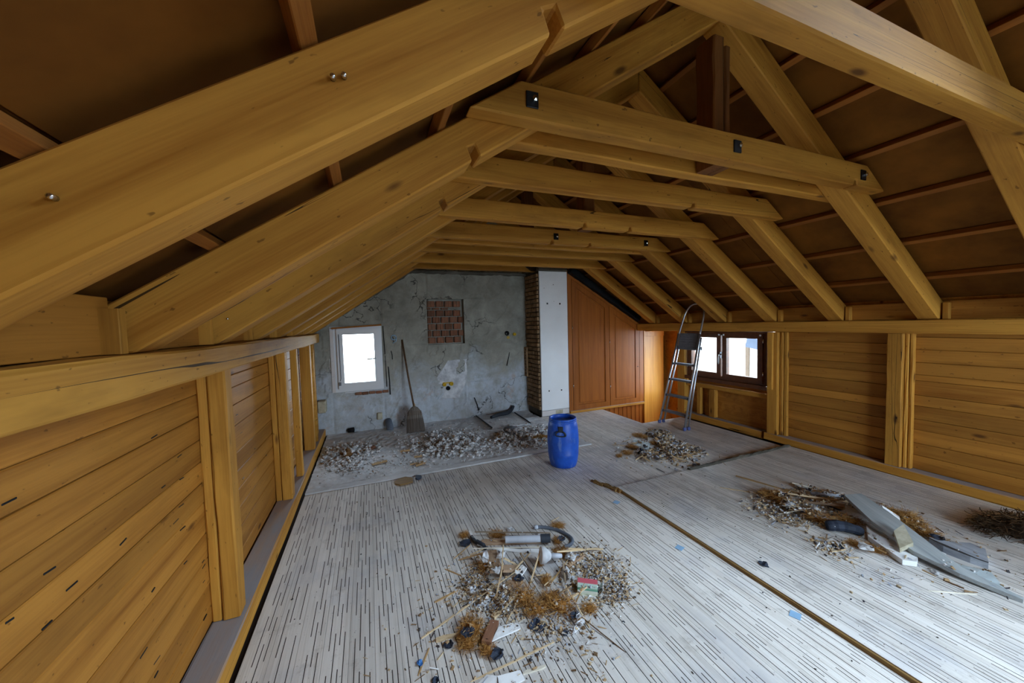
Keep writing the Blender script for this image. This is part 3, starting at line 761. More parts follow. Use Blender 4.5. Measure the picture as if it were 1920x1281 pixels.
# pipe stubs and fittings on the wall
def fitting(x, z, r, mat, d=0.03, kind='pipe_fitting'):
    o = obj(kind, lathe([(r * 0.5, d * 0.4), (r * 0.55, d), (r, d), (r, 0.0)], 14), mat, wb, (x, 5.6, z), (R(90), 0, 0)); return o
for x, zz, r, m in ((1.071, 0.578, 0.028, 'yellow'), (1.181, 0.582, 0.03, 'yellow'), (1.128, 0.514, 0.034, 'black'), (2.145, 1.345, 0.04, 'black'), (2.279, 1.325, 0.026, 'yellow'), (2.16, 1.275, 0.022, 'yellow')):
    fitting(x, zz, r, m, 0.04 if m != 'black' else 0.02)
obj('fitting_bracket', box(0.16, 0.01, 0.02, 0.002), 'yellow', wb, (1.126, 5.592, 0.60))
for x0, z0, x1, z1, r in ((0.25, 0.92, 0.262, 0.50, 0.008), (0.30, 1.15, 0.315, 1.02, 0.006), (0.33, 1.36, 0.34, 1.28, 0.005), (0.20, 1.52, 0.22, 0.62, 0.006), (2.20, 1.12, 2.13, 0.80, 0.007), (1.55, 0.32, 1.62, 0.10, 0.008)):
    obj('conduit', tube([(x0, 5.595, z0), ((x0 + x1) / 2 + 0.005, 5.592, (z0 + z1) / 2), (x1, 5.595, z1)], r, 6), 'black', wb)
ring = [(0.345 + 0.035 * math.cos(a), 5.583, 1.345 + 0.035 * math.sin(a)) for a in [2 * math.pi * k / 16 for k in range(17)]]
obj('blue_mark', tube(ring + [(0.375, 5.583, 1.29), (0.33, 5.583, 1.262)], 0.006, 5), 'bluetape', wb)
obj('pipe_elbow', tube(smooth_path([(0.22, 5.62, 0.10), (0.22, 5.52, 0.10), (0.23, 5.47, 0.06), (0.23, 5.46, 0.01)], 5), 0.05, 14), 'rubber', wb)
obj('brick', box(0.07, 0.06, 0.10, 0.008), 'beige', wb, (0.10, 5.58, 0.20), (0, 0, 0.2))
obj('corner_block', box(0.10, 0.16, 0.16, 0.01), 'beige', wb, (-0.63, 5.50, 0.44))

for k in range(5):
    obj('brick', box(0.085, 0.03, 0.04, 0.006), 'brick', wb, (-0.17 + 0.092 * k, 5.597, 0.555 - 0.004 * (k % 2)))
obj('plaster_patch', prism([(0.96, 0.70), (1.14, 0.95), (1.45, 0.96), (1.44, 0.62), (1.30, 0.34), (1.02, 0.36), (0.99, 0.52)], 0.016, 0.004), 'paper', wb, (0, 5.606, 0))
# gable window
w1 = struct('window_1', 'small white casement window in the concrete wall, blown-out daylight behind', 'window', boxes([(WX0 - 0.02, WX0 + 0.11, 5.605, 5.70, WZ0 - 0.02, WZ1 + 0.02), (WX1 - 0.06, WX1 + 0.02, 5.605, 5.70, WZ0 - 0.02, WZ1 + 0.02), (WX0 + 0.11, WX1 - 0.06, 5.605, 5.70, WZ0 - 0.02, WZ0 + 0.08), (WX0 + 0.11, WX1 - 0.06, 5.605, 5.70, WZ1 - 0.08, WZ1 + 0.02)]), 'whiteframe')
def ringframe(x0, x1, z0, z1, fw, y0, y1):
    return boxes([(x0, x0 + fw, y0, y1, z0, z1), (x1 - fw, x1, y0, y1, z0, z1), (x0 + fw, x1 - fw, y0, y1, z0, z0 + fw), (x0 + fw, x1 - fw, y0, y1, z1 - fw, z1)])
sash = obj('sash', ringframe(WX0 + 0.085, WX1 - 0.03, WZ0 + 0.05, WZ1 - 0.035, 0.08, 5.565, 5.63), 'whiteframe', w1)
obj('pane', box(0.42, 0.006, 0.72, 0), 'glass', w1, (-0.136, 5.60, 1.05))
hd = obj('handle', tube([(0.085, 5.565, 1.055), (0.085, 5.535, 1.055), (-0.03, 5.53, 1.052)], 0.009, 8), 'chrome', w1)
obj('handle_plate', box(0.03, 0.01, 0.07, 0.003), 'whiteframe', hd, (0.085, 5.56, 1.055))
obj('stay_rod', tube([(WX0 + 0.115, 5.558, 1.42), (WX0 + 0.12, 5.556, 0.80), (WX0 + 0.11, 5.556, 0.76)], 0.005, 6), 'step', w1)
obj('stay_foot', box(0.03, 0.015, 0.05, 0.003), 'step', w1, (WX0 + 0.105, 5.556, 0.72))
obj('lintel_board', box(0.66, 0.05, 0.022, 0.003), 'batten', w1, (-0.15, 5.58, WZ1 - 0.004), (0, -0.05, 0))
for k in range(4):
    obj('tile', box(0.045, 0.02, 0.218, 0.002), 'tile', w1, (WX0 + 0.022, 5.592, WZ0 + 0.115 + 0.222 * k))

# ------------------------------------------------------------------ brick pier with plaster panel
pier = thing('brick_pier', 'sooty brick pier with a white plaster front between concrete wall and wardrobe', 'pier', (2.5, 5.1, 0))
obj('core', boxes([(0.02, 0.50, 0.02, 0.5, 0.0, 2.33)]), 'mortar', pier)
rnd = random.Random(5); z = 0.10; r_ = 0
while z < 2.25:
    h = rnd.uniform(0.062, 0.075); y = 0.02
    L1 = rnd.choice((0.12, 0.25, 0.16, 0.21)) if r_ % 2 else rnd.choice((0.25, 0.3))
    for L in (L1, 0.47 - L1):
        if L > 0.04:
            obj('brick', box(0.06, round(L - 0.012, 3), round(h - 0.012, 3), 0.007), 'brickpale', pier, (0.018 + rnd.uniform(-0.006, 0.008), y + L / 2, z + h / 2), (0, rnd.uniform(-0.03, 0.03), rnd.uniform(-0.02, 0.02)))
        y += L
    z += h; r_ += 1
pp = obj('plaster_panel', box(0.50, 0.03, 2.22, 0.004), 'plaster', pier, (0.268, 0.0, 1.205))
for x, zz, s in ((0.152, 1.806, 0.026), (0.378, 1.802, 0.026), (0.150, 0.408, 0.022), (0.376, 0.403, 0.022), (0.265, 2.106, 0.012), (0.27, 1.84, 0.008), (0.10, 2.05, 0.008)):
    obj('socket_hole', box(s, 0.006, s, 0.001), 'black', pp, (x - 0.268 , -0.0135, zz - 1.205))
obj('skirting_tile', box(0.50, 0.026, 0.085, 0.003), 'tile', pier, (0.268, -0.0, 0.047))
obj('bare_patch', box(0.13, 0.004, 0.06, 0.002), 'beige', pier, (0.33, -0.014, 0.05))
obj('pier_top', box(0.52, 0.10, 0.05, 0.01), 'mortar', pier, (0.25, -0.01, 2.345), (0, 0.02, 0))
obj('hollow_block', box(0.03, 0.10, 0.5, 0.004), 'brickpale', pier, (-0.03, 0.46, 0.85))
for k in range(9):
    obj('block_hole', box(0.034, 0.018, 0.022, 0.002), 'black', pier, (-0.032, 0.435 + 0.028 * (k % 2), 0.66 + 0.05 * k))

# ------------------------------------------------------------------ wardrobe under the slope
wd = thing('wardrobe', 'built-in orange oak wardrobe with sloping top and two panelled doors', 'wardrobe', (3.02, 5.1, 0))
def wtop(x): return 2.30 - 0.592 * x
def vprism(pts, t): return prism(pts, t, 0.003)
obj('stile', vprism([(0, 0.0), (0.075, 0.0), (0.075, wtop(0.075)), (0, wtop(0))], 0.04), 'cab', wd)
obj('stile', vprism([(1.455, 0.0), (1.54, 0.0), (1.54, wtop(1.54)), (1.455, wtop(1.455))], 0.04), 'cab', wd)
obj('head_rail', vprism([(0.075, wtop(0.075) - 0.05), (1.455, wtop(1.455) - 0.05), (1.455, wtop(1.455)), (0.075, wtop(0.075))], 0.04), 'cab', wd)
obj('base_rail', box(1.54, 0.07, 0.04, 0.004), 'beam_dust', wd, (0.772, -0.012, 0.02))
obj('back_panel', vprism([(0.02, 0.02), (1.52, 0.02), (1.52, wtop(1.52) - 0.01), (0.02, wtop(0.02) - 0.01)], 0.01), 'cab', wd, (0, 0.03, 0))
def door(x0, x1, zb0):
    zt = lambda x: wtop(x) - 0.055
    def ringp(o, i, t):
        V, F = [], []
        for y in (-t / 2, t / 2):
            V += [(x, y, z) for x, z in o] + [(x, y, z) for x, z in i]
        for k in range(4):
            n = (k + 1) % 4
            F += [(k, n, 4 + n, 4 + k), (8 + k, 12 + k, 12 + n, 8 + n), (k, 8 + k, 8 + n, n), (4 + k, 4 + n, 12 + n, 12 + k)]
        return fixn(M_(V, F))
    o = [(x0, zb0), (x1, zb0), (x1, zt(x1)), (x0, zt(x0))]; w = 0.085
    i = [(x0 + w, zb0 + w * 1.1), (x1 - w, zb0 + w * 1.1), (x1 - w, zt(x1 - w) - w * 1.05), (x0 + w, zt(x0 + w) - w * 1.05)]
    d = obj('door', ringp(o, i, 0.026), 'cab', wd, (0, -0.008, 0))
    obj('door_panel', vprism(i, 0.012), 'cab', d, (0, 0.004, 0))
    m = 0.035; j = [(i[0][0] + m, i[0][1] + m), (i[1][0] - m, i[1][1] + m), (i[2][0] - m, i[2][1] - m), (i[3][0] + m, i[3][1] - m)]
    obj('raised_field', prism(j, 0.012, 0.005), 'cab', d, (0, -0.003, 0))
    for hz in (0.18, 0.62):
        obj('hinge', tube([(x0 - 0.002, -0.016, zb0 + hz * zt(x0)), (x0 - 0.002, -0.016, zb0 + hz * zt(x0) + 0.05)], 0.006, 8), 'chrome', d)
    return d
door(0.08, 0.805, 0.03); d2 = door(0.815, 1.45, 0.03)
obj('keyhole', lathe([(0.008, 0), (0.008, 0.006)], 10), 'darkmetal', d2, (1.41, -0.014, 0.68), (R(90), 0, 0))
tag(timber('filler_strip', (3.06, 5.05, 2.335), (4.43, 5.05, 1.525), 0.10, 0.10, 'black', segs=20, jit=0.008, seed=2), 'black felt strip along the sloping top of the wardrobe', 'filler')  # black strip filling the band between wardrobe top and rafters
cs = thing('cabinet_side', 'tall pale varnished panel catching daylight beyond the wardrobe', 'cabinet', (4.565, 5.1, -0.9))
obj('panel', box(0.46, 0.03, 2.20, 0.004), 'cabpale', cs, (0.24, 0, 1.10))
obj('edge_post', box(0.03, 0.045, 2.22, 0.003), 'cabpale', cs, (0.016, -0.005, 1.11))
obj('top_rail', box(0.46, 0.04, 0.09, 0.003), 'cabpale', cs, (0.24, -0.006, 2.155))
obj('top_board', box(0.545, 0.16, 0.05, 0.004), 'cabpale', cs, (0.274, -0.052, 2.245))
tag(obj('plaster_crumb', box(0.05, 0.04, 0.025, 0.008), 'lump', None, (4.60, 5.06, 1.381)), 'white crumb lying on top of the pale cabinet edge', 'crumb')
# stairwell
ws = struct('wall_stairs', 'board-clad stairwell below the wardrobe', 'wall', boxes([(3.0, 4.60, 5.125, 5.16, -1.2, -0.03), (3.60, 3.645, 4.1, 5.1, -1.2, -0.022), (3.6, 5.2, 4.06, 4.095, -1.2, -0.22), (3.6, 5.2, 4.06, 5.2, -1.25, -1.2)]), 'cab')
for k in range(10):
    obj('plank', box(0.086, 0.02, 1.13, 0.006), 'cab', ws, (3.696 + 0.0915 * k, 5.112, -0.566))

# ------------------------------------------------------------------ twin window
w2 = thing('window_2', 'brown wooden twin window in the pine board wall', 'window', (4.47, 3.445, 0)); w2['kind'] = 'structure'
def yframe(y0, y1, z0, z1, fw, x0, x1):
    return boxes([(x0, x1, y0, y0 + fw, z0, z1), (x0, x1, y1 - fw, y1, z0, z1), (x0, x1, y0 + fw, y1 - fw, z0, z0 + fw), (x0, x1, y0 + fw, y1 - fw, z1 - fw, z1)])
obj('frame', yframe(-0.585, 0.585, 0.66, 1.318, 0.05, -0.02, 0.09), 'frame_brown', w2)
for sg in (-1, 1):
    a, b = (0.012, 0.545) if sg > 0 else (-0.545, -0.012)
    s_ = obj('sash', yframe(a, b, 0.685, 1.295, 0.062, -0.045, 0.01), 'frame_brown', w2)
    obj('pane', box(0.005, 0.42, 0.50, 0), 'glass', s_, (-0.01, (a + b) / 2, 0.99))
    for hz in (0.78, 1.18):
        obj('hinge', tube([(-0.05, sg * 0.555, hz), (-0.05, sg * 0.555, hz + 0.05)], 0.007, 8), 'chrome', s_)
    obj('catch', box(0.012, 0.02, 0.022, 0.003), 'whiteframe', s_, (-0.05, sg * 0.035, 1.275))
    obj('catch', box(0.012, 0.02, 0.022, 0.003), 'whiteframe', s_, (-0.05, sg * 0.52, 1.275))
h2 = obj('handle', tube(smooth_path([(-0.05, 0.0, 1.01), (-0.085, 0.0, 1.01), (-0.095, 0.002, 0.99), (-0.092, 0.012, 0.88)], 4), 0.011, 8), 'chrome', w2)
obj('handle_plate', box(0.012, 0.03, 0.09, 0.003), 'chrome', h2, (-0.05, 0, 1.0))
obj('trim_strip', tbox(0.675, 0.055, 0.03, 0.004, 5, 0.003, 5), 'beam', w2, (-0.0845, -0.663, 0.64), (0, R(-90), 0))
obj('sill_board', box(0.10, 1.20, 0.05, 0.004), 'frame_brown', w2, (-0.01, 0, 0.635))
obj('head_board', box(0.03, 1.20, 0.022, 0.003), 'frame_brown', w2, (-0.034, 0, 1.306))

# ------------------------------------------------------------------ rear gable behind the camera, with its glazed opening
OX0, OX1, OZ0, OZ1 = 1.8, 3.7, 0.45, 2.15
wf = struct('wall_front', 'rear gable wall behind the viewpoint with a small window', 'wall', boxes([(-0.86, OX0, YF - 0.1, YF, -0.2, 2.45), (OX1, 4.66, YF - 0.1, YF, -0.2, 2.45), (OX0, OX1, YF - 0.1, YF, -0.2, OZ0), (OX0, OX1, YF - 0.1, YF, OZ1, 2.45), (-0.4, 4.2, YF - 0.1, YF, 2.45, 3.5)]), 'board')
w3 = thing('window_3', 'rear gable window with two panes', 'window', (0, YF, 0)); w3['kind'] = 'structure'
obj('frame', ringframe(OX0, OX1, OZ0, OZ1, 0.06, -0.08, -0.02), 'whiteframe', w3)
obj('mullion', box(0.07, 0.06, OZ1 - OZ0 - 0.12, 0.003), 'whiteframe', w3, ((OX0 + OX1) / 2, -0.05, (OZ0 + OZ1) / 2))
for k in (0, 1):
    a = OX0 + 0.06 + k * (OX1 - OX0) / 2
    obj('pane', box((OX1 - OX0) / 2 - 0.1, 0.005, OZ1 - OZ0 - 0.12, 0), 'glass', w3, ((OX0 + OX1) / 2 + (k - 0.5) * (OX1 - OX0) / 2, -0.05, (OZ0 + OZ1) / 2))

# outside: ground and the neighbour seen through the twin window
struct('ground', 'ground outside far below the attic', 'ground', boxes([(-60, 60, -60, 60, -3.3, -3.2)]), 'ground')
nb = thing('neighbour_house', 'white rendered house wall with a grey eave seen through the twin window', 'house', (8.2, 6.0, -3.2))
obj('wall', boxes([(0, 0.3, -1.2, 3.0, 0, 6.0)]), 'housewall', nb)
obj('eave', boxes([(-0.55, 0.0, -1.5, 0.12, 4.10, 4.32)]), 'roofgrey', nb, (0, 0, 0), (0.18, 0, 0))
obj('corner_strip', boxes([(-0.03, 0.0, -0.34, -0.25, 2.6, 4.1)]), plain('peach_render', lin(92, 78, 66), 0.9, 0.1), nb)
lr = obj('lean_roof', boxes([(-0.5, 0.0, -0.62, 0.62, -0.05, 0.05)]), 'roofgrey', nb, (0, 0.85, 3.45), (-0.55, 0, 0))

# ------------------------------------------------------------------ stepladder
ld = thing('stepladder', 'folded aluminium stepladder with grey treads leaning by the twin window', 'ladder', (3.885, 3.785, 0))
def rail(x0, s, top_dx, zt):
    return [(x0, s * 0.222, 0.02), (x0 + top_dx * 0.5, s * 0.20, zt * 0.5), (x0 + top_dx, s * 0.178, zt)]
for s in (-1, 1):
    obj('front_rail', tube(rail(0.0, s, 0.33, 1.29), 0.0155, 8), 'alu', ld)
    obj('rear_rail', tube(rail(0.075, s * 0.97, 0.29, 1.24), 0.0125, 8), 'alu', ld)
    for x in (0.0, 0.073): obj('foot', box(0.045, 0.035, 0.045, 0.008, True), 'bluecap', ld, (x, s * 0.222, 0.0))
    obj('side_bracket', box(0.07, 0.02, 0.05, 0.004), 'darkrubber', ld, (0.33, s * 0.18, 1.09))
for z in (0.185, 0.41, 0.635, 0.86):
    x = 0.33 * z / 1.29
    st = obj('tread', box(0.085, 0.40 - 0.05 * z, 0.026, 0.004), 'step', ld, (x + 0.035, 0, z))
    for s in (-1, 1): obj('tread_cap', box(0.03, 0.018, 0.034, 0.004), 'darkrubber', st, (-0.035, s * (0.203 - 0.026 * z), 0))
pf = obj('platform', box(0.022, 0.335, 0.235, 0.004), 'step', ld, (0.325, 0, 1.18), (0, R(14), 0))
for k in range(6): obj('rib', box(0.006, 0.31, 0.012, 0.002), 'step', pf, (-0.013, 0, -0.09 + 0.036 * k))
hoop = smooth_path([(0.33, 0.178, 1.27), (0.42, 0.165, 1.53), (0.46, 0.13, 1.645), (0.478, 0.06, 1.706), (0.478, -0.06, 1.706), (0.46, -0.13, 1.645), (0.42, -0.165, 1.53), (0.33, -0.178, 1.27)], 5)
obj('safety_hoop', tube(hoop, 0.0125, 8), 'alu', ld)

# ------------------------------------------------------------------ blue drum
br = thing('plastic_drum', 'open blue plastic drum with white scuffs on the slotted floor', 'drum', (1.855, 3.27, 0.002))
prof = [(0.118, 0.0), (0.134, 0.006), (0.147, 0.05), (0.158, 0.12), (0.1605, 0.15), (0.158, 0.155), (0.164, 0.25), (0.162, 0.34), (0.154, 0.42), (0.144, 0.465), (0.138, 0.475), (0.136, 0.485), (0.141, 0.488), (0.142, 0.503), (0.136, 0.507), (0.128, 0.503), (0.127, 0.47), (0.145, 0.40), (0.150, 0.2), (0.13, 0.02), (0.0, 0.018)]
obj('body', lathe(prof, 48), 'barrel', br)
obj('rim_band', lathe([(0.1425, 0.47), (0.1455, 0.474), (0.1455, 0.482), (0.1425, 0.486)], 48), 'barrel', br)
ah = math.atan2(-0.80, -0.60)
hb = obj('handle_bracket', box(0.012, 0.045, 0.06, 0.004), 'darkrubber', br, (0.158 * math.cos(ah), 0.158 * math.sin(ah), 0.415), (0, 0, ah))
hp = [(0.0, y, z) for y, z in ((-0.022, 0.0), (-0.045, -0.02), (-0.042, -0.048), (0.042, -0.048), (0.045, -0.02), (0.022, 0.0))]
obj('handle', tube(smooth_path(hp, 3), 0.007, 6), 'darkrubber', br, (0.170 * math.cos(ah), 0.170 * math.sin(ah), 0.398), (0, 0.12, ah))

# ------------------------------------------------------------------ broom
bm_ = thing('straw_broom', 'old straw broom leaning on the concrete wall between window and niche', 'broom', (0.56, 5.13, 0.012), (R(-19.5), 0, 0))
def bristles():
    secs = [(0.012, 0.016, 0.36), (0.05, 0.03, 0.335), (0.088, 0.036, 0.28), (0.106, 0.036, 0.18), (0.118, 0.034, 0.08), (0.122, 0.03, 0.0)]
    V, F = [], []; n = 40; rn = random.Random(4)
    for a, b, z in secs:
        for k in range(n):
            an = 2 * math.pi * k / n; j = 1 + (0.05 if k % 2 else -0.03)
            ca, sa = math.cos(an), math.sin(an)
            V.append((a * math.copysign(abs(ca) ** 0.75, ca) * j, b * math.copysign(abs(sa) ** 0.75, sa) * j, z + (rn.uniform(-0.012, 0.004) if z == 0 else 0)))
    for i in range(len(secs) - 1):
        for k in range(n):
            a = i * n + k; b = i * n + (k + 1) % n; F.append((a, b, b + n, a + n))
    F.append(tuple((len(secs) - 1) * n + k for k in range(n))); F.append(tuple(range(n - 1, -1, -1)))
    return fixn(M_(V, F))
obj('bristles', bristles(), 'bristle', bm_)
obj('binding', lathe([(0.055, 0), (0.04, 0.03), (0.02, 0.06), (0.016, 0.1)], 18), 'stick_tan', bm_, (0, 0, 0.295), (0, 0, 0), (1, 0.55, 1))
for z in (0.275, 0.255, 0.235): obj('stitch', box(0.19 + (0.275 - z) * 0.5, 0.078, 0.004, 0.001), 'stick_brown', bm_, (0, 0, z))
obj('handle', tube([(0, 0, 0.34), (-0.05, 0.0, 0.8), (-0.098, 0.0, 1.36)], 0.0135, 10), 'stick_brown', bm_)

# ------------------------------------------------------------------ debris data (floor positions in metres)
ST_A = [(0.172, 1.71, 0.77, 1.92, 0.009, 'pale'), (0.335, 1.412, 0.747, 1.439, 0.008, 'pale'), (0.27, 1.911, 0.404, 1.947, 0.011, 'tan'), (0.373, 2.155, 0.475, 2.027, 0.009, 'tan'), (0.577, 2.247, 1.089, 2.075, 0.007, 'white'), (0.443, 2.226, 0.578, 2.317, 0.005, 'tan'), (0.763, 2.163, 0.615, 1.8, 0.009, 'pale'), (0.918, 2.079, 0.746, 1.924, 0.009, 'pale'), (0.707, 2.003, 0.795, 1.999, 0.015, 'pale'), (1.02, 1.905, 1.345, 1.94, 0.011, 'pale'), (1.116, 1.931, 1.372, 1.919, 0.01, 'pale'), (0.913, 1.784, 1.068, 1.851, 0.008, 'tan'), (1.035, 1.859, 0.946, 1.653, 0.01, 'grey'), (0.953, 1.693, 0.943, 1.439, 0.007, 'pale'), (0.932, 1.505, 1.017, 1.263, 0.005, 'brown'), (0.133, 1.527, 0.199, 1.644, 0.007, 'tan'), (0.234, 1.667, 0.346, 1.658, 0.023, 'pale'), (0.525, 1.683, 0.689, 1.767, 0.025, 'pale'), (0.947, 1.607, 1.048, 1.619, 0.009, 'pale'), (0.956, 1.593, 1.032, 1.615, 0.006, 'tan'), (1.178, 1.666, 1.278, 1.687, 0.017, 'pale'), (0.913, 1.689, 0.966, 1.644, 0.009, 'pale'), (0.578, 1.629, 0.688, 1.726, 0.006, 'pale'), (0.472, 2.203, 0.618, 2.127, 0.01, 'tan'), (0.518, 2.211, 0.646, 2.216, 0.008, 'pale'), (0.501, 2.128, 0.591, 2.125, 0.006, 'pale'), (0.84, 2.063, 0.855, 1.876, 0.012, 'grey'), (0.84, 1.999, 0.866, 1.743, 0.009, 'grey'), (0.802, 1.827, 0.926, 1.947, 0.008, 'pale'), (0.852, 1.852, 0.94, 1.85, 0.006, 'pale'), (0.635, 2.4, 1.117, 2.187, 0.011, 'grey'), (1.215, 2.351, 1.302, 2.383, 0.005, 'pale'), (0.45, 2.008, 0.559, 2.02, 0.005, 'tan'), (1.13, 1.829, 1.262, 1.852, 0.005, 'tan'), (1.102, 1.741, 1.181, 1.833, 0.004, 'tan'), (1.007, 1.596, 1.099, 1.545, 0.004, 'white'), (0.55, 1.357, 0.654, 1.347, 0.014, 'white'), (0.582, 1.793, 0.657, 1.869, 0.006, 'pale'), (0.852, 1.749, 0.963, 1.828, 0.006, 'pale'), (0.519, 1.885, 0.594, 1.92, 0.005, 'pale'), (0.741, 1.502, 0.797, 1.537, 0.005, 'pale'), (1.068, 1.549, 1.123, 1.554, 0.006, 'pale')]
BO_A = [(0.684, 2.191, 0.639, 1.957, 0.073, 'brownish'), (0.656, 2.31, 1.099, 2.142, 0.048, 'dusty'), (0.662, 1.937, 0.788, 1.963, 0.056, 'brownish'), (0.525, 1.655, 0.443, 1.539, 0.046, 'reddish'), (0.56, 1.798, 0.749, 1.851, 0.064, 'dusty'), (1.215, 1.916, 1.064, 1.859, 0.025, 'dusty')]
FI_A = [(0.567, 2.44, 0.036, 0.059, 0.03, -0.229), (0.784, 2.341, 0.064, 0.066, 0.034, -0.323), (1.233, 2.27, 0.051, 0.055, 0.028, -0.498), (1.14, 2.112, 0.029, 0.1, 0.053, -0.495), (1.1, 1.997, 0.054, 0.066, 0.037, -0.504), (0.887, 1.801, 0.032, 0.065, 0.039, -0.458), (0.722, 1.732, 0.06, 0.105, 0.065, -0.395), (0.751, 1.635, 0.059, 0.076, 0.049, -0.431), (0.876, 1.604, 0.077, 0.091, 0.058, -0.5), (0.848, 1.676, 0.052, 0.07, 0.043, -0.468), (1.002, 1.531, 0.043, 0.046, 0.029, -0.579), (0.407, 1.648, 0.065, 0.091, 0.06, -0.242), (0.37, 1.585, 0.047, 0.067, 0.045, -0.229), (0.443, 1.519, 0.038, 0.049, 0.034, -0.284), (0.596, 2.055, 0.033, 0.136, 0.078, -0.282), (0.928, 1.953, 0.025, 0.044, 0.025, -0.444)]
CR_A = [(1.186, 1.728, 0.189, 0.23, 0.134, -0.601, 900), (0.514, 1.921, 0.114, 0.19, 0.114, -0.261, 500), (0.602, 1.764, 0.122, 0.103, 0.065, -0.329, 300), (0.766, 1.508, 0.216, 0.178, 0.118, -0.47, 200), (0.699, 1.752, 0.555, 0.61, 0.379, -0.38, 420), (1.226, 1.572, 0.067, 0.086, 0.052, -0.662, 160)]
BK_A = [(0.713, 1.548, 0.041, 0.042, 0.028, -0.432), (0.376, 1.622, 0.032, 0.036, 0.024, -0.228), (0.477, 1.476, 0.03, 0.035, 0.024, -0.313), (0.283, 1.623, 0.026, 0.024, 0.016, -0.173), (0.741, 1.843, 0.031, 0.028, 0.017, -0.383), (0.904, 1.704, 0.016, 0.041, 0.025, -0.488), (0.818, 1.456, 0.015, 0.023, 0.015, -0.512), (0.198, 1.475, 0.017, 0.018, 0.012, -0.134), (0.905, 1.512, 0.022, 0.029, 0.019, -0.539), (0.55, 2.354, 0.041, 0.045, 0.024, -0.23), (1.168, 2.107, 0.028, 0.059, 0.031, -0.506)]
PA_A = [(1.028, 1.784, 0.027, 0.045, 0.027, -0.523), (1.122, 1.912, 0.029, 0.048, 0.027, -0.531), (0.723, 2.093, 0.026, 0.046, 0.026, -0.333), (0.614, 2.087, 0.022, 0.088, 0.05, -0.286), (0.634, 1.919, 0.02, 0.034, 0.02, -0.319), (1.047, 2.213, 0.021, 0.025, 0.013, -0.442), (0.906, 1.476, 0.017, 0.026, 0.017, -0.55), (0.864, 1.452, 0.023, 0.018, 0.012, -0.537), (1.293, 1.75, 0.013, 0.02, 0.011, -0.636), (0.893, 2.373, 0.025, 0.038, 0.019, -0.36), (0.52, 1.79, 0.024, 0.034, 0.022, -0.283), (0.473, 1.916, 0.023, 0.032, 0.02, -0.242)]
SH_A = [('white plaster sheet scrap beside the reddish drilled board', [(0.53, 1.607), (0.598, 1.617), (0.635, 1.601), (0.628, 1.564), (0.538, 1.544), (0.473, 1.54)]), ('large torn white plaster sheet next to the lone splinter tip', [(0.361, 1.392), (0.405, 1.41), (0.443, 1.38), (0.543, 1.37), (0.547, 1.328), (0.464, 1.324), (0.361, 1.362)]), ('crumpled white paper strip under the long pale splinter', [(0.816, 1.976), (0.826, 1.924), (0.776, 1.874), (0.746, 1.864), (0.739, 1.903)]), ('ragged cream veneer strip lying along the white splinter', [(0.691, 2.211), (0.872, 2.137), (0.986, 2.089), (1.071, 2.043), (1.047, 2.026), (0.968, 2.053), (0.92, 2.093), (0.813, 2.135)])]
HOSE1 = [(1.078, 2.311), (1.12, 2.297), (1.193, 2.227), (1.229, 2.148), (1.237, 2.09), (1.217, 2.052), (1.182, 2.033), (1.145, 2.034)]
HOSE2 = [(0.611, 2.465), (0.611, 2.385), (0.628, 2.295), (0.665, 2.231)]
PIPE_A = [(0.8, 2.222, 1.028, 2.133, 0.038, 'pale'), (1.024, 2.135, 1.083, 2.113, 0.045, 'pale')]
BOX_A = (1.025, 1.677, 1.115, 1.616, 0.052, 'pale')
FUN_A = (0.957, 1.927, 0.974, 1.798, 0.072, 'pale')
ST_B = [(3.123, 2.28, 3.228, 1.915, 0.02, 'tan'), (2.786, 2.185, 3.002, 1.942, 0.01, 'pale'), (3.228, 1.915, 3.247, 1.52, 0.031, 'tan'), (3.109, 1.827, 3.444, 1.538, 0.018, 'pale'), (3.149, 1.735, 3.246, 1.516, 0.028, 'dusty'), (3.346, 1.937, 3.476, 1.86, 0.016, 'white'), (3.356, 1.864, 3.257, 1.793, 0.01, 'pale'), (2.702, 0.896, 2.889, 0.785, 0.006, 'white'), (2.771, 1.704, 2.989, 1.597, 0.008, 'white'), (2.627, 1.287, 2.71, 1.258, 0.008, 'pale'), (2.88, 0.902, 2.887, 0.83, 0.011, 'brown'), (3.415, 1.827, 3.493, 1.718, 0.01, 'tan'), (3.164, 1.631, 3.384, 1.605, 0.009, 'grey'), (3.401, 1.623, 3.474, 1.525, 0.011, 'white'), (2.894, 0.988, 2.885, 0.932, 0.009, 'tan'), (2.868, 1.203, 2.857, 1.128, 0.011, 'tan')]
FI_B = [(3.0, 1.869, 0.104, 0.112, 0.044, -1.014), (2.951, 1.749, 0.061, 0.122, 0.049, -1.036), (2.951, 1.511, 0.102, 0.094, 0.039, -1.098), (3.117, 1.424, 0.077, 0.096, 0.038, -1.142), (3.427, 1.391, 0.121, 0.123, 0.046, -1.185), (3.507, 1.31, 0.097, 0.145, 0.054, -1.213), (3.435, 1.237, 0.094, 0.151, 0.057, -1.225), (3.363, 1.153, 0.085, 0.134, 0.052, -1.24), (2.835, 1.247, 0.059, 0.07, 0.031, -1.156), (2.874, 1.184, 0.056, 0.065, 0.028, -1.18), (3.1, 1.873, 0.062, 0.097, 0.037, -1.027)]
CR_B = [(2.909, 1.724, 0.219, 0.27, 0.109, -1.036, 700), (3.051, 1.611, 0.181, 0.17, 0.068, -1.085, 300), (2.67, 1.308, 0.105, 0.127, 0.057, -1.115, 90), (3.069, 1.214, 0.586, 0.59, 0.244, -1.194, 200), (3.392, 1.708, 0.219, 0.166, 0.061, -1.104, 200), (3.398, 1.194, 0.122, 0.106, 0.041, -1.233, 80)]
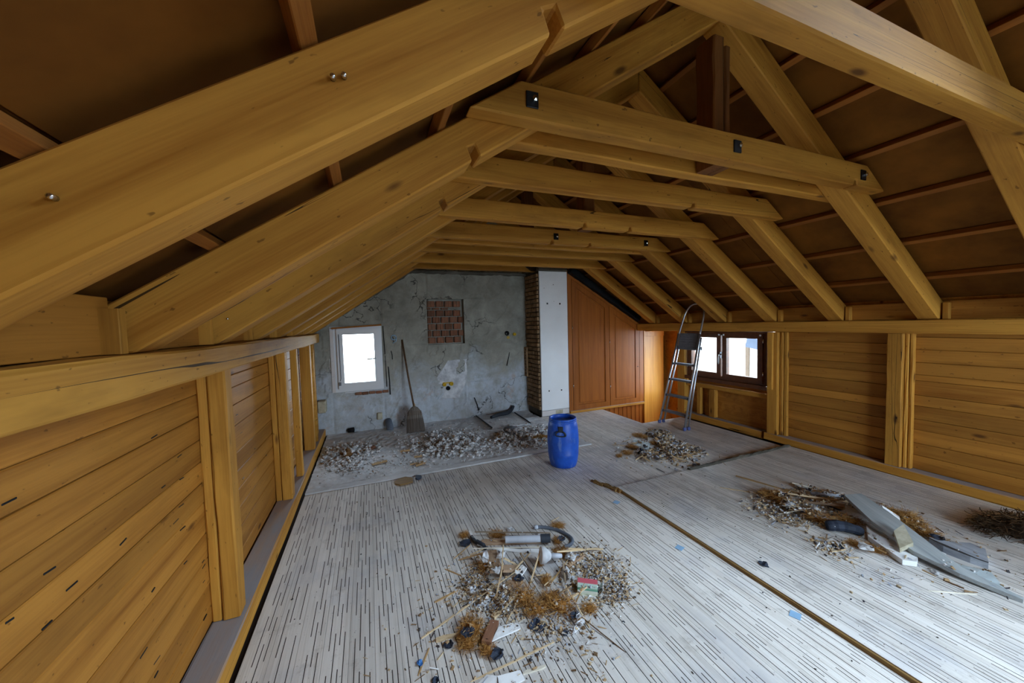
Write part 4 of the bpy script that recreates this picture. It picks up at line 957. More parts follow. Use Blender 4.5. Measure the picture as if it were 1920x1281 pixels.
BK_B = [(3.508, 1.586, 0.071, 0.098, 0.036, -1.146), (3.028, 1.818, 0.036, 0.08, 0.031, -1.03), (2.709, 1.296, 0.032, 0.034, 0.015, -1.125), (3.346, 1.801, 0.027, 0.075, 0.027, -1.077), (2.126, 1.377, 0.027, 0.025, 0.013, -0.996), (3.264, 1.585, 0.046, 0.072, 0.028, -1.119), (2.934, 1.676, 0.068, 0.05, 0.02, -1.052), (3.302, 1.065, 0.038, 0.034, 0.013, -1.259)]
PA_B = [(2.806, 1.201, 0.032, 0.063, 0.028, -1.166), (3.007, 1.573, 0.031, 0.06, 0.024, -1.089), (3.453, 1.15, 0.022, 0.058, 0.022, -1.249), (2.927, 1.704, 0.046, 0.062, 0.025, -1.044), (3.372, 1.894, 0.036, 0.064, 0.023, -1.059), (2.918, 0.944, 0.025, 0.031, 0.014, -1.258)]
SH_B = [('long grey weathered board tapering across the fibre heap', [(3.28, 1.541), (3.411, 1.497), (3.311, 1.304), (3.167, 1.084), (3.035, 0.885), (3.019, 0.672), (2.997, 0.669), (2.959, 0.867), (2.963, 1.05), (3.088, 1.297)], 'board'), ('white plaster strip with torn edge along the grey board', [(3.108, 1.331), (3.092, 1.295), (3.059, 1.167), (3.019, 1.048), (2.893, 1.009), (2.847, 1.052), (2.967, 1.26)], 'white'), ('beige plaster block lying on the white strip', [(3.03, 1.162), (3.121, 1.152), (3.01, 1.067), (2.92, 1.092)], 'beige'), ('grey slab with dark grain near the pale blue sheet', [(3.267, 1.089), (3.313, 1.018), (3.405, 0.96), (3.399, 0.9), (3.234, 0.843), (3.219, 0.906), (3.218, 1.012)], 'slab'), ('pale blue sheet with a folded white edge', [(3.12, 0.965), (3.139, 0.883), (3.164, 0.815), (3.058, 0.744), (3.007, 0.803), (3.029, 0.894)], 'pale'), ('small white plaster wedge between slab and grey board', [(3.169, 1.047), (3.15, 0.978), (3.112, 0.969), (3.115, 1.028)], 'white'), ('white torn sheet under brown fibre beside grey board', [(3.351, 1.392), (3.394, 1.297), (3.355, 1.263), (3.276, 1.289)], 'white')]
ROLL_B = (2.871, 1.438, 3.008, 1.305, 0.076, 'pale')
TUBE_B = (3.328, 1.78, 3.481, 1.661, 0.037, 'pale')
ST_C = [(2.988, 3.249, 3.08, 3.163, 0.01, 'pale'), (2.597, 3.032, 2.931, 3.136, 0.012, 'pale'), (3.257, 3.426, 3.094, 3.135, 0.031, 'tan'), (3.083, 3.141, 3.082, 3.033, 0.011, 'pale'), (3.001, 2.969, 3.186, 3.07, 0.011, 'pale'), (3.186, 3.07, 3.476, 3.092, 0.01, 'pale'), (2.879, 2.965, 3.068, 2.918, 0.013, 'pale'), (2.932, 3.078, 3.063, 3.171, 0.009, 'pale'), (3.43, 3.34, 3.554, 2.969, 0.009, 'tan'), (3.074, 2.879, 3.126, 2.845, 0.008, 'white'), (3.444, 3.309, 3.426, 3.182, 0.009, 'tan'), (2.99, 3.03, 3.094, 3.037, 0.012, 'tan'), (3.344, 3.115, 3.443, 3.174, 0.008, 'tan'), (2.858, 2.984, 2.859, 2.914, 0.007, 'tan')]
FI_C = [(3.178, 3.663, 0.068, 0.134, 0.04, -0.715), (2.818, 3.354, 0.056, 0.152, 0.049, -0.699), (2.648, 3.217, 0.063, 0.111, 0.038, -0.689), (3.144, 3.345, 0.044, 0.152, 0.047, -0.755), (3.2, 3.576, 0.043, 0.119, 0.035, -0.73), (2.511, 3.19, 0.037, 0.071, 0.025, -0.667), (2.839, 3.302, 0.039, 0.12, 0.039, -0.71)]
CR_C = [(3.216, 3.035, 0.183, 0.256, 0.082, -0.814, 700), (3.428, 3.615, 0.109, 0.151, 0.044, -0.759, 220), (3.445, 3.453, 0.092, 0.168, 0.049, -0.784, 160), (2.834, 3.033, 0.122, 0.09, 0.031, -0.752, 160), (3.038, 3.163, 0.512, 0.515, 0.167, -0.765, 160)]
PA_C = [(3.306, 3.367, 0.041, 0.068, 0.021, -0.776), (3.252, 3.225, 0.04, 0.128, 0.04, -0.79), (3.466, 3.492, 0.057, 0.122, 0.036, -0.782), (2.831, 3.166, 0.06, 0.113, 0.038, -0.73)]
SH_C = [('pale grey board propped in the heap near the ladder', [(3.036, 3.561), (3.095, 3.347), (2.938, 3.213), (2.877, 3.433)], 'pale')]
CR_D = [(-0.314, 4.643, 0.283, 0.392, 0.12, 0.067, 900), (-0.241, 4.202, 0.109, 0.14, 0.047, 0.057, 120)]
LU_D = [(-0.448, 4.581, 0.042, 0.081, 0.025, 0.097), (-0.416, 4.667, 0.031, 0.067, 0.021, 0.089), (-0.097, 4.386, 0.033, 0.056, 0.018, 0.022), (0.065, 4.619, 0.039, 0.086, 0.026, -0.014), (-0.215, 4.756, 0.03, 0.065, 0.02, 0.045), (-0.002, 4.569, 0.031, 0.061, 0.019, 0.0), (-0.356, 4.971, 0.028, 0.057, 0.017, 0.072), (-0.16, 4.491, 0.03, 0.064, 0.02, 0.036), (-0.506, 4.56, 0.025, 0.053, 0.017, 0.11), (0.053, 4.827, 0.029, 0.062, 0.018, -0.011), (-0.264, 4.394, 0.029, 0.051, 0.016, 0.06), (-0.066, 4.548, 0.022, 0.049, 0.015, 0.015), (-0.406, 4.851, 0.025, 0.06, 0.018, 0.083), (-0.134, 4.802, 0.027, 0.061, 0.018, 0.028)]
CHK_D = [(-0.291, 4.58, 0.076, 0.164, 0.051, 0.064), (-0.025, 4.719, 0.072, 0.13, 0.039, 0.005)]
ST_D = [(-0.026, 4.143, 0.128, 4.181, 0.035, 'tan'), (0.353, 3.948, 0.531, 3.986, 0.021, 'tan'), (0.408, 3.9, 0.511, 3.927, 0.027, 'tan'), (0.294, 4.424, 0.402, 4.411, 0.035, 'tan'), (-0.147, 4.641, -0.05, 4.732, 0.012, 'tan'), (0.423, 4.157, 0.505, 4.166, 0.041, 'tan')]
CR_E = [(0.843, 4.484, 0.446, 0.476, 0.149, -0.186, 900), (1.024, 4.242, 0.261, 0.321, 0.104, -0.237, 200)]
LU_E = [(0.793, 4.769, 0.064, 0.144, 0.043, -0.165), (0.862, 4.543, 0.055, 0.133, 0.041, -0.187), (0.968, 4.584, 0.063, 0.137, 0.042, -0.208), (0.995, 4.342, 0.053, 0.125, 0.04, -0.225), (1.088, 4.385, 0.047, 0.107, 0.034, -0.243), (0.867, 4.278, 0.058, 0.1, 0.032, -0.2), (0.769, 4.411, 0.053, 0.104, 0.033, -0.173), (0.927, 4.167, 0.045, 0.096, 0.032, -0.219), (1.117, 4.239, 0.053, 0.102, 0.033, -0.258), (0.611, 4.489, 0.046, 0.106, 0.033, -0.135), (0.704, 4.576, 0.054, 0.111, 0.034, -0.153), (1.209, 4.37, 0.041, 0.108, 0.034, -0.27), (0.976, 4.104, 0.044, 0.075, 0.025, -0.233), (0.796, 4.153, 0.044, 0.075, 0.025, -0.189), (1.054, 4.105, 0.038, 0.076, 0.025, -0.251), (0.623, 4.317, 0.038, 0.079, 0.026, -0.143), (0.789, 4.952, 0.052, 0.154, 0.044, -0.158), (0.955, 4.406, 0.04, 0.106, 0.034, -0.214)]
CR_F = [(1.881, 4.271, 0.366, 0.414, 0.127, -0.415, 700), (1.594, 4.367, 0.126, 0.228, 0.07, -0.35, 160), (2.165, 4.334, 0.16, 0.246, 0.073, -0.463, 200)]
LU_F = [(1.782, 4.272, 0.049, 0.113, 0.035, -0.395), (1.84, 4.147, 0.048, 0.109, 0.034, -0.418), (1.975, 4.224, 0.049, 0.115, 0.035, -0.437), (2.126, 4.354, 0.051, 0.123, 0.036, -0.454), (1.64, 4.2, 0.048, 0.086, 0.027, -0.372), (2.074, 4.125, 0.049, 0.112, 0.035, -0.466), (2.077, 4.488, 0.052, 0.128, 0.037, -0.433), (1.918, 4.46, 0.044, 0.124, 0.037, -0.406)]
FI_F = [(1.916, 4.18, 0.076, 0.157, 0.049, -0.43), (2.062, 4.131, 0.083, 0.112, 0.035, -0.463), (1.593, 4.467, 0.064, 0.142, 0.043, -0.343), (1.503, 4.363, 0.042, 0.113, 0.035, -0.332)]
DUCT = [(1.709, 5.236, 0.05), (1.868, 5.334, 0.05), (2.017, 5.369, 0.05), (2.152, 5.52, 0.045), (2.202, 5.52, 0.12)]
TRAY = [(1.562, 5.562), (1.578, 4.8), (2.165, 4.768), (2.192, 5.458)]
DISC = (1.78, 4.53, 0.132, 0.199, 0.059, -0.374)
HOLE = [(0.264, 3.621, 0.095, 0.083, 0.032, -0.073), (0.397, 3.654, 0.032, 0.057, 0.021, -0.108)]
DRAIN = [(-0.253, 5.563, 0.046, 0.147, 0.038, 0.045), (-0.357, 5.702, 0.07, 0.092, 0.023, 0.063)]
TAPE = [(1.884, 1.726), (1.975, 1.091), (1.893, 2.383)]
BLUE = [(0.147, 1.579, 0.012, 0.028, 0.019, -0.093)]
FLOORBITS = [(1.376, 2.117, 1.591, 1.261, 0.644, -0.577, 160), (-0.041, 1.97, 0.505, 0.556, 0.337, 0.021, 50), (2.39, 1.072, 0.581, 0.585, 0.291, -1.149, 60), (2.715, 2.394, 1.227, 0.769, 0.295, -0.848, 60), (0.057, 3.138, 0.581, 0.311, 0.134, -0.018, 60)]
def fz(x, y):
    if x > 1.99 and y < 2.57: return 0.022
    if y > 3.742 and x < 2.475: return screed_z(x, y)
    return 0.0
# Everything loose comes to rest on what lies under it: HM keeps the height of the heap so far.
from mathutils.bvhtree import BVHTree
CELL = 0.004; HM = {}; RIGID = []
def hget(x, y):
    h = HM.get((math.floor(x / CELL), math.floor(y / CELL)))
    return fz(x, y) if h is None else h
def hset(x, y, z):
    k = (math.floor(x / CELL), math.floor(y / CELL))
    if z > HM.get(k, -9): HM[k] = z
def wmat(o): return (wmat(o.parent) @ o.matrix_basis) if o.parent else o.matrix_basis
def solid(o, nv=None):
    V, F = [], []
    def walk(q):
        if q.type == 'MESH':
            m = wmat(q); b = len(V); lim = nv or len(q.data.vertices)
            V.extend(m @ v.co for v in q.data.vertices[:lim])
            F.extend(tuple(b + k for k in p.vertices) for p in q.data.polygons if max(p.vertices) < lim)
        for c in q.children: walk(c)
    walk(o)
    return V, BVHTree.FromPolygons(V, F)
def span(V):
    return [f(v[k] for v in V) for k in range(3) for f in (min, max)]
def cells(V, step=None):
    x0, x1, y0, y1 = span(V)[:4]; st = step or min(CELL, (x1 - x0) / 5, (y1 - y0) / 5)
    nx, ny = int((x1 - x0) / st) + 1, int((y1 - y0) / st) + 1
    return [(x0 + st * (i + 0.5), y0 + st * (j + 0.5)) for i in range(nx) for j in range(ny)]
UP, DN = Vector((0, 0, 1)), Vector((0, 0, -1))
def stamp(o, nv=None, rigid=True):
    V, t = solid(o, nv)
    for x, y in cells(V, CELL):
        h = t.ray_cast(Vector((x, y, 3)), DN)[0]
        if h: hset(x, y, h.z)
    if rigid: RIGID.append((span(V), t))
def drop(o, press=0.001, mark=True):
    """lower or lift a finished thing until it just rests on the heap"""
    V, t = solid(o); dz = -9
    for x, y in cells(V):
        h = t.ray_cast(Vector((x, y, -1)), UP)[0]
        if h: dz = max(dz, hget(x, y) - h.z)
    if dz > -9: o.location.z += dz - press
    if mark: stamp(o)
def rest_line(sm):
    """sm: (s, height) samples; line through the two supports either side of s = 0"""
    best = (-9, 0.0)
    A = [e for e in sm if e[0] <= 0]; B = [e for e in sm if e[0] >= 0]
    for sa, ha in A:
        for sb, hb in B:
            if sb - sa < 1e-6: v, m = max(ha, hb), 0.0
            else: m = (hb - ha) / (sb - sa); v = ha - m * sa
            if v > best[0] + 1e-9: best = (v, m)
    return best
def rest_long(o, press=0.001):
    """like drop, but the piece tips along its own length onto two supports; it lies flat when called"""
    V, t = solid(o); c, s_ = math.cos(o.rotation_euler.z), math.sin(o.rotation_euler.z); bins = {}
    for x, y in cells(V):
        h = t.ray_cast(Vector((x, y, -1)), UP)[0]
        if h:
            u = (x - o.location.x) * c + (y - o.location.y) * s_; k = round(u / 0.012)
            bins[k] = max(bins.get(k, -9), hget(x, y) - (h.z - o.location.z))
    v, m = rest_line([(k * 0.012, h) for k, h in bins.items()])
    o.location.z = v - press; o.rotation_euler.y = -math.atan(m); stamp(o)
for o_ in (br, ld, ws): pass
stamp(br); stamp(ld)
RN = random.Random(77)
# shared meshes
def stick_mesh(seed):
    rnd = random.Random(seed); V, F = [], []; n = 6
    for i in range(n + 1):
        x = i / n; tp = 1.0 if 0.12 < x < 0.85 else (0.35 + rnd.random() * 0.4)
        if seed % 3 == 0: tp *= 1.0 - 0.55 * x
        oy = rnd.uniform(-0.12, 0.12); oz = rnd.uniform(-0.05, 0.05)
        for y, z in ((-0.5, 0.0), (0.5, 0.0), (0.5, 1.0), (-0.5, 1.0)):
            V.append((x, (y + oy) * tp + rnd.uniform(-0.07, 0.07), z * (0.7 + 0.3 * tp) + (oz if z else 0)))
    for i in range(n):
        for k in range(4):
            a = i * 4 + k; b = i * 4 + (k + 1) % 4; F.append((a, b, b + 4, a + 4))
    F.append((3, 2, 1, 0)); F.append((n * 4, n * 4 + 1, n * 4 + 2, n * 4 + 3))
    return M_(V, F, 'stick')
STICKS = [stick_mesh(s) for s in range(8)]
for m in STICKS: m.materials.append(MT['stick_pale'])
def sticks(data, where, kinds, board=False):
    for n, (x0, y0, x1, y1, w, kind) in enumerate(data):
        L = math.hypot(x1 - x0, y1 - y0); mx, my = (x0 + x1) / 2, (y0 + y1) / 2
        t = min(max(w * 0.55, 0.004), 0.016) if not board else 0.016
        thick = board or w > 0.024
        me = STICKS[n % 8] if not thick else tbox(1.0, 1.0, 1.0, 0.03, 3, 0.02, n)
        mat = MT['stick_' + kind] if 'stick_' + kind in MT else {'brownish': MT['tanboard'], 'reddish': MT['redboard'], 'dusty': MT['tanboard']}[kind]
        az = math.atan2(y1 - y0, x1 - x0); ca, sa = math.cos(az), math.sin(az)
        K = max(8, int(L / 0.006)); acr = [w * 0.62 * (q / 4 - 1) for q in range(9)]
        sm = [(L * (k / K - 0.5), max(hget(mx + L * (k / K - 0.5) * ca - a * sa, my + L * (k / K - 0.5) * sa + a * ca) for a in acr)) for k in range(K + 1)]
        v, m = rest_line(sm)
        o = obj('board_scrap' if board else 'wood_splinter', me, mat, None, (x0, y0, v - m * L / 2 - 0.001 + (t / 2 + 0.02 * t if thick else 0)), (0, -math.atan(m), az), (L * math.hypot(1, m), w, t))
        stamp(o)
        yield n, kind, o, L
SIZE = lambda L: 'long' if L > 0.35 else ('short' if L < 0.16 else 'medium')
CN = {'pale': 'pale', 'white': 'whitish', 'tan': 'tan', 'grey': 'greyed', 'brown': 'dark brown', 'dusty': 'dusty', 'brownish': 'brown', 'reddish': 'reddish'}
def near(x, y, lm): return min(lm, key=lambda e: (e[1] - x) ** 2 + (e[2] - y) ** 2)[0]
mid = lambda e: ((e[0] + e[2]) / 2, (e[1] + e[3]) / 2)
cen = lambda p: (sum(a for a, b in p) / len(p), sum(b for a, b in p) / len(p))
LM_A = [('the grey pipe', *mid(PIPE_A[0])), ('the black pipe collar', *mid(PIPE_A[1])), ('the carton', *mid(BOX_A)), ('the reflector lamp', *mid(FUN_A)), ('the curved hose', *HOSE1[4]), ('the white-tipped hose', *HOSE2[1]),
        ('the brown board offcut', *mid(BO_A[0])), ('the reddish drilled board', *mid(BO_A[3])), ('the wide dusty offcut', *mid(BO_A[4])), ('the small brown offcut', *mid(BO_A[2])), ('the white plaster scrap', *cen(SH_A[0][1])), ('the large white plaster sheet', *cen(SH_A[1][1])),
        ('the crumpled paper strip', *cen(SH_A[2][1])), ('the folded tar scrap', *BK_A[0][:2]), ('the largest fibre tuft', *FI_A[11][:2]), ('the broad dark fibre tuft', *FI_A[8][:2]), ('the big fibre tuft', *FI_A[6][:2]), ('the golden fibre tuft', *FI_A[10][:2]), ('the blue plastic bit', *BLUE[0][:2]), ('the dark fibre tuft', *FI_A[14][:2])]
LM_B = [('the tar paper roll', *mid(ROLL_B)), ('the pipe stub', *mid(TUBE_B)), ('the beige plaster block', *cen(SH_B[2][1])), ('the pale blue sheet', *cen(SH_B[4][1])), ('the grained slab', *cen(SH_B[3][1])), ('the white plaster strip', *cen(SH_B[1][1])), ('the torn white sheet', *cen(SH_B[6][1])), ('the round tar scrap', *BK_B[1][:2]), ('the two long laths', *FI_B[0][:2])]
def lab_sticks(data, where, group, lm=None, **kw):
    for n, kind, o, L in sticks(data, where, None, **kw):
        w_ = f'beside {near(*mid(data[n]), lm)}' if lm else where
        tag(o, f'{SIZE(L)} {CN[kind]} wood splinter {w_}', 'splinter', group)
# coconut fibre clumps
def clump_mesh(seed, n=420, mat='fibre', ls=1.0):
    rnd = random.Random(seed); V, F = [], []
    def strand(p, d, r, seg, L):
        b0 = len(V); u = Vector((rnd.uniform(-1, 1), rnd.uniform(-1, 1), rnd.uniform(-1, 1))).normalized()
        cur = p.copy(); bend = Vector((rnd.uniform(-1, 1), rnd.uniform(-1, 1), rnd.uniform(-0.8, 0.6))) * 0.55
        for i in range(seg + 1):
            a = d.cross(u).normalized(); c = d.cross(a)
            for k in range(3):
                an = 2.094 * k; V.append(cur + (a * math.cos(an) + c * math.sin(an)) * r)
            cur = cur + d * (L / seg); cur.z = max(cur.z, 0.02); d = (d + bend * 0.6).normalized()
        for i in range(seg):
            for k in range(3):
                a_ = b0 + i * 3 + k; b_ = b0 + i * 3 + (k + 1) % 3; F.append((a_, b_, b_ + 3, a_ + 3))
    # tangled core
    b = len(V); bm = bmesh.new(); bmesh.ops.create_icosphere(bm, subdivisions=2, radius=0.55)
    for v in bm.verts:
        c = v.co * (1 + 0.5 * noise.noise(v.co * 3 + Vector((seed, 0, 0)))); c.z = max(0.0, c.z * 0.8 + 0.12); V.append(c)
    for f in bm.faces: F.append(tuple(b + v.index for v in f.verts))
    bm.free()
    for i in range(n):
        a = rnd.uniform(0, 6.283); rr = 0.8 * math.sqrt(rnd.random()); z = rnd.uniform(0.0, 0.75) * (1 - rr * 0.6)
        p = Vector((rr * math.cos(a), rr * math.sin(a), z + 0.03))
        d = Vector((math.cos(a + rnd.uniform(-1.6, 1.6)), math.sin(a + rnd.uniform(-1.6, 1.6)), rnd.uniform(-0.3, 0.7))).normalized()
        strand(p, d, rnd.uniform(0.006, 0.012), 4, rnd.uniform(0.35, 0.8) * ls)
    me = M_(V, F, 'fibre'); me.materials.append(MT[mat]); return me
CLUMPS = [clump_mesh(s) for s in range(5)]; TUFTS = []
def clumps(data, label, group, k=1.0, labels=None):
    for n, (x, y, a, b, h, ang) in enumerate(data):
        bb = min(max(0.6 * a, h * 1.15), 1.6 * a)
        o = obj('fibre_clump', CLUMPS[(n * 3 + 1) % 5], None, None, (x, y, fz(x, y)), (0, 0, ang + RN.uniform(-0.3, 0.3)), (a * k, bb * k, max(0.045, 0.55 * (a + h))))
        tag(o, labels[n] if labels else label, 'fibre', group); TUFTS.append(o); stamp(o, 162, False)
clumps(FI_A, 'brown coconut fibre tuft in the heap with the grey pipe', 'fibre tufts in the pipe heap', labels=[
    'small fibre tuft by the white tip of the short hose', 'fibre tuft lying behind the grey pipe', 'fibre tuft beside the curve of the grey hose', 'upright fibre tuft at the black pipe collar',
    'fibre tuft between the pipe collar and the reflector lamp', 'pale fibre tuft in front of the reflector lamp', 'big fibre tuft at the end of the wide dusty offcut', 'loose fibre tuft spreading beside the folded tar scrap',
    'broad dark fibre tuft between carton and folded tar scrap', 'middle fibre tuft of the cluster near the carton', 'golden fibre tuft lying in front of the carton', 'largest fibre tuft, bearing a tar scrap, by the reddish board',
    'fibre tuft touching the edge of the reddish drilled board', 'fibre tuft at the drilled hole of the reddish board', 'dark fibre tuft beside the brown board offcut', 'tiny spiky fibre tuft behind the reflector lamp'])
clumps(FI_B, 'brown coconut fibre tuft in the heap with the pale blue sheet', 'fibre tufts in the sheet heap', labels=[
    'fibre tuft where two long laths enter the sheet heap', 'fibre tuft around the round tar scrap of the sheet heap', 'fibre tuft at the end of the tar paper roll', 'fibre tuft between tar paper roll and grey board',
    'fibre tuft behind the grey board near the torn white sheet', 'bushy fibre tuft behind the middle of the grey board', 'tall brown fibre tuft behind the beige plaster block', 'fibre tuft next to the grained slab end',
    'small fibre tuft beside a white plaster lump', 'small fibre tuft tucked under the white plaster strip', 'fibre tuft under the lath bundle of the sheet heap'])
clumps(FI_C, 'brown fibre tuft in the heap before the stepladder', 'fibre tufts in the ladder heap', labels=[
    'dark fibre tuft behind the pale grey board of the ladder heap', 'orange fibre tuft in front of the pale grey board', 'low fibre tuft at the drum side edge of the ladder heap', 'fibre tuft between pale grey board and crumpled rag',
    'fibre tuft tucked behind the end of the pale grey board', 'small outlying fibre tuft on the drum side of the ladder heap', 'fibre tuft between the pale grey board and the blue-grey rag'])
clumps(FI_F, 'small brown fibre tuft in the rubble behind the blue drum', 'fibre tufts in the drum rubble')
tag(obj('dark_heap', clump_mesh(21, 900, 'darkstrands', 0.45), None, None, (3.98, 0.90, 0.022), (0, 0, -0.3), (0.34, 0.19, 0.15)), 'dark brown strand heap alone near the windowed wall sill', 'fibre')  # strand heap put where a soft dark brown patch lies on the floor

# lumps of plaster and crumpled paper
def lump_mesh(seed, amp, sub=2):
    bm = bmesh.new(); bmesh.ops.create_icosphere(bm, subdivisions=sub, radius=1.0)
    for v in bm.verts:
        v.co *= 1 + amp * noise.noise(v.co * 1.7 + Vector((seed * 3.1, seed, 0))) + amp * 0.5 * noise.noise(v.co * 4.5 + Vector((0, seed * 2.7, 0)))
        v.co.z = max(v.co.z, -0.55)
    for v in bm.verts: v.co.z += 0.55
    me = bpy.data.meshes.new('lump'); bm.to_mesh(me); bm.free(); return me
LUMPS = [lump_mesh(s, 0.75) for s in range(6)]; PAPERS = [lump_mesh(s + 20, 1.1) for s in range(5)]
for m in LUMPS: m.materials.append(MT['lump'])
for m in PAPERS: m.materials.append(MT['paper'])
def spread(data):
    P = [list(e) for e in data]
    for _ in range(40):
        for i in range(len(P)):
            for j in range(i):
                dx, dy = P[i][0] - P[j][0], P[i][1] - P[j][1]; d = math.hypot(dx, dy) or 1e-4; need = 1.02 * (P[i][2] + P[j][2])
                if d < need:
                    q = 0.5 * (need - d) / d; P[i][0] += dx * q; P[i][1] += dy * q; P[j][0] -= dx * q; P[j][1] -= dy * q
    return P
def lumps(data, name, meshes, label, cat, group, mat=None, flat=0.7, labels=None):
    if name == 'plaster_lump' and len(data) > 7: data = spread(data)
    for n, (x, y, a, b, h, ang) in enumerate(data):
        o = obj(name, meshes[n % len(meshes)], mat, None, (x, y, fz(x, y) + 0.004), (0, 0, RN.uniform(0, 6.28)), (a, max(a * 0.6, min(h * 1.2, a * 1.4)), max(0.012, h * flat)))
        tag(o, labels[n] if labels else label, cat, group); drop(o, 0.002)
# tar paper scraps
def scrap_mesh(seed):
    V, F = [], []; n = 6
    for j in range(n + 1):
        for i in range(n + 1):
            x, y = i / n * 2 - 1, j / n * 2 - 1; v = Vector((x * 1.3 + seed, y * 1.3, seed * 2.2))
            e = 1 - 0.35 * abs(x * y); V.append((x * e + 0.25 * noise.noise(v * 2), y * e + 0.25 * noise.noise(v * 2 + Vector((5, 5, 5))), 0.35 + 0.7 * noise.noise(v)))
    mz = min(v[2] for v in V); V = [(a, b, c - mz) for a, b, c in V]
    for j in range(n):
        for i in range(n):
            if (i, j) in ((0, 0), (n - 1, 0), (0, n - 1)) : continue
            a = j * (n + 1) + i; F.append((a, a + 1, a + n + 2, a + n + 1))
    bm = bmesh.new(); me = M_(V, F, 'scrap'); bm.from_mesh(me)
    bmesh.ops.solidify(bm, geom=bm.faces[:], thickness=0.05); bm.to_mesh(me); bm.free(); me.materials.append(MT['tar']); return me
SCR = [scrap_mesh(s) for s in range(4)]
def scraps(data, label, group, labels=None):
    for n, (x, y, a, b, h, ang) in enumerate(data):
        o = tag(obj('tar_scrap', SCR[n % 4], None, None, (x, y, fz(x, y) + 0.012), (0, 0, ang + RN.uniform(-0.6, 0.6)), (a, max(0.5 * a, min(b, 1.3 * a)), max(0.02, h * 0.8))), labels[n] if labels else label, 'scrap', group); drop(o)
BL_ = ['brown board offcut lying below the grey pipe', 'dusty board offcut lying behind the grey pipe', 'small brown board offcut under crossing splinters', 'reddish board offcut with a drilled hole', 'wide dusty offcut under the long pale splinter', 'narrow dusty offcut beside the funnel lamp']
for n, kind, o, L in sticks(BO_A, '', None, True):
    tag(o, BL_[n], 'board')
    if kind == 'reddish':
        h = obj('nail_hole', lathe([(0.16, 0), (0.16, 0.3)], 10), 'black', o, (0.9, 0, 0.28), (0, 0, 0), (0.06, 0.9, 1))

# flat sheets
SHM = {'board': ('oldboard', 0.022, 'board'), 'white': ('plaster', 0.03, 'plaster'), 'beige': ('beige', 0.035, 'plaster'), 'slab': ('slab', 0.045, 'slab'), 'pale': ('paleblue', 0.012, 'sheet')}
def sheets(data, default='white', lift=0.01):
    for n, e in enumerate(data):
        lab, pts = e[0], e[1]; kind = e[2] if len(e) > 2 else default
        cx = sum(p[0] for p in pts) / len(pts); cy_ = sum(p[1] for p in pts) / len(pts)
        mat, th, cat = SHM[kind]; az = 0.0
        if True:                                                         # local X (and the grain) runs along the longest diagonal
            pa, pb = max(((p, q) for p in pts for q in pts), key=lambda e: math.dist(*e)); az = math.atan2(pb[1] - pa[1], pb[0] - pa[0])
            pts = [(cx + (p[0] - cx) * math.cos(-az) - (p[1] - cy_) * math.sin(-az), cy_ + (p[0] - cx) * math.sin(-az) + (p[1] - cy_) * math.cos(-az)) for p in pts]
        o = obj({'board': 'old_board', 'white': 'plaster_sheet', 'beige': 'plaster_block', 'slab': 'grained_slab', 'pale': 'thin_sheet'}[kind], slab_poly([(p[0] - cx, p[1] - cy_) for p in pts], th if kind != 'white' or default != 'white' else 0.006, seed=n, warp=0.012 if kind in ('white', 'pale') else 0), mat, None, (cx, cy_, 0.3), (0, 0, az))
        tag(o, lab, cat); rest_long(o)
sheets(SH_A, 'white'); sheets([SH_B[k] for k in (3, 4, 1, 5, 6, 0, 2)], 'x'); sheets(SH_C, 'pale')

# pipe heap specials
def follow(path, r, off=(0, 0)):
    '''a limp hose follows the heap under it'''
    P = smooth_path([(x, y, 0) for x, y in path], 8); out = []
    H = [max(hget(p.x + a * r, p.y + b * r) for a in (-1, -0.5, 0, 0.5, 1) for b in (-1, -0.5, 0, 0.5, 1)) for p in P]
    for i, p in enumerate(P):
        out.append((p.x - path[0][0], p.y - path[0][1], max(H[max(0, i - 3):i + 4]) + r * 0.97))
    return out
(x0, y0, x1, y1, w, k), (x2, y2, x3, y3, w2_, k2) = PIPE_A
pz = 0.048
pt = thing('drain_pipe', 'grey plastic pipe with a black collar lying in the debris heap', 'pipe', (x0, y0, 0))
obj('pipe', lathe([(0.02, 0), (0.0225, 0), (0.0225, 1.0), (0.02, 1.0), (0.02, 0)], 28, False), 'pvc', pt, (0, 0, pz), (0, R(90), math.atan2(y1 - y0, x1 - x0)), (1, 1, math.hypot(x1 - x0, y1 - y0)))
COLLAR_ = obj('collar', lathe([(0.022, 0), (0.028, 0), (0.028, 1.0), (0.022, 1.0), (0.022, 0)], 28, False), 'darkrubber', pt, (x2 - x0, y2 - y0, pz), (0, R(90), math.atan2(y3 - y2, x3 - x2)), (1, 1, math.hypot(x3 - x2, y3 - y2)))
drop(pt)
hs = thing('hose', 'curved grey rubber hose behind the grey pipe', 'hose', (HOSE1[0][0], HOSE1[0][1], 0))
hp1 = follow(HOSE1, 0.0115)
obj('tube', tube(hp1, 0.0115, 10), 'rubber', hs)
obj('connector', tube([(hp1[0][0] - 0.02, hp1[0][1] + 0.004, hp1[0][2] + 0.003), (hp1[2][0], hp1[2][1], hp1[2][2] + 0.003)], 0.014, 10), 'pvc', hs); stamp(hs)
h2_ = thing('hose', 'short dark hose with white tip beside the grey pipe', 'hose', (HOSE2[0][0], HOSE2[0][1], 0))
pp_ = follow(HOSE2, 0.0125)
obj('tube', tube(pp_[7:], 0.0125, 10), 'darkrubber', h2_)
obj('tip', tube(pp_[:9], 0.0085, 10), 'whiteframe', h2_); stamp(h2_)
x0, y0, x1, y1, w, k = BOX_A
cb = thing('carton', 'small green, white and red printed carton with an open flap', 'box', ((x0 + x1) / 2, (y0 + y1) / 2, 0.03), (0.12, 0.0, math.atan2(y1 - y0, x1 - x0)))
Lb = math.hypot(x1 - x0, y1 - y0)
obj('box_body', box(round(Lb, 3), 0.062, 0.05, 0.001, True), 'carton', cb)
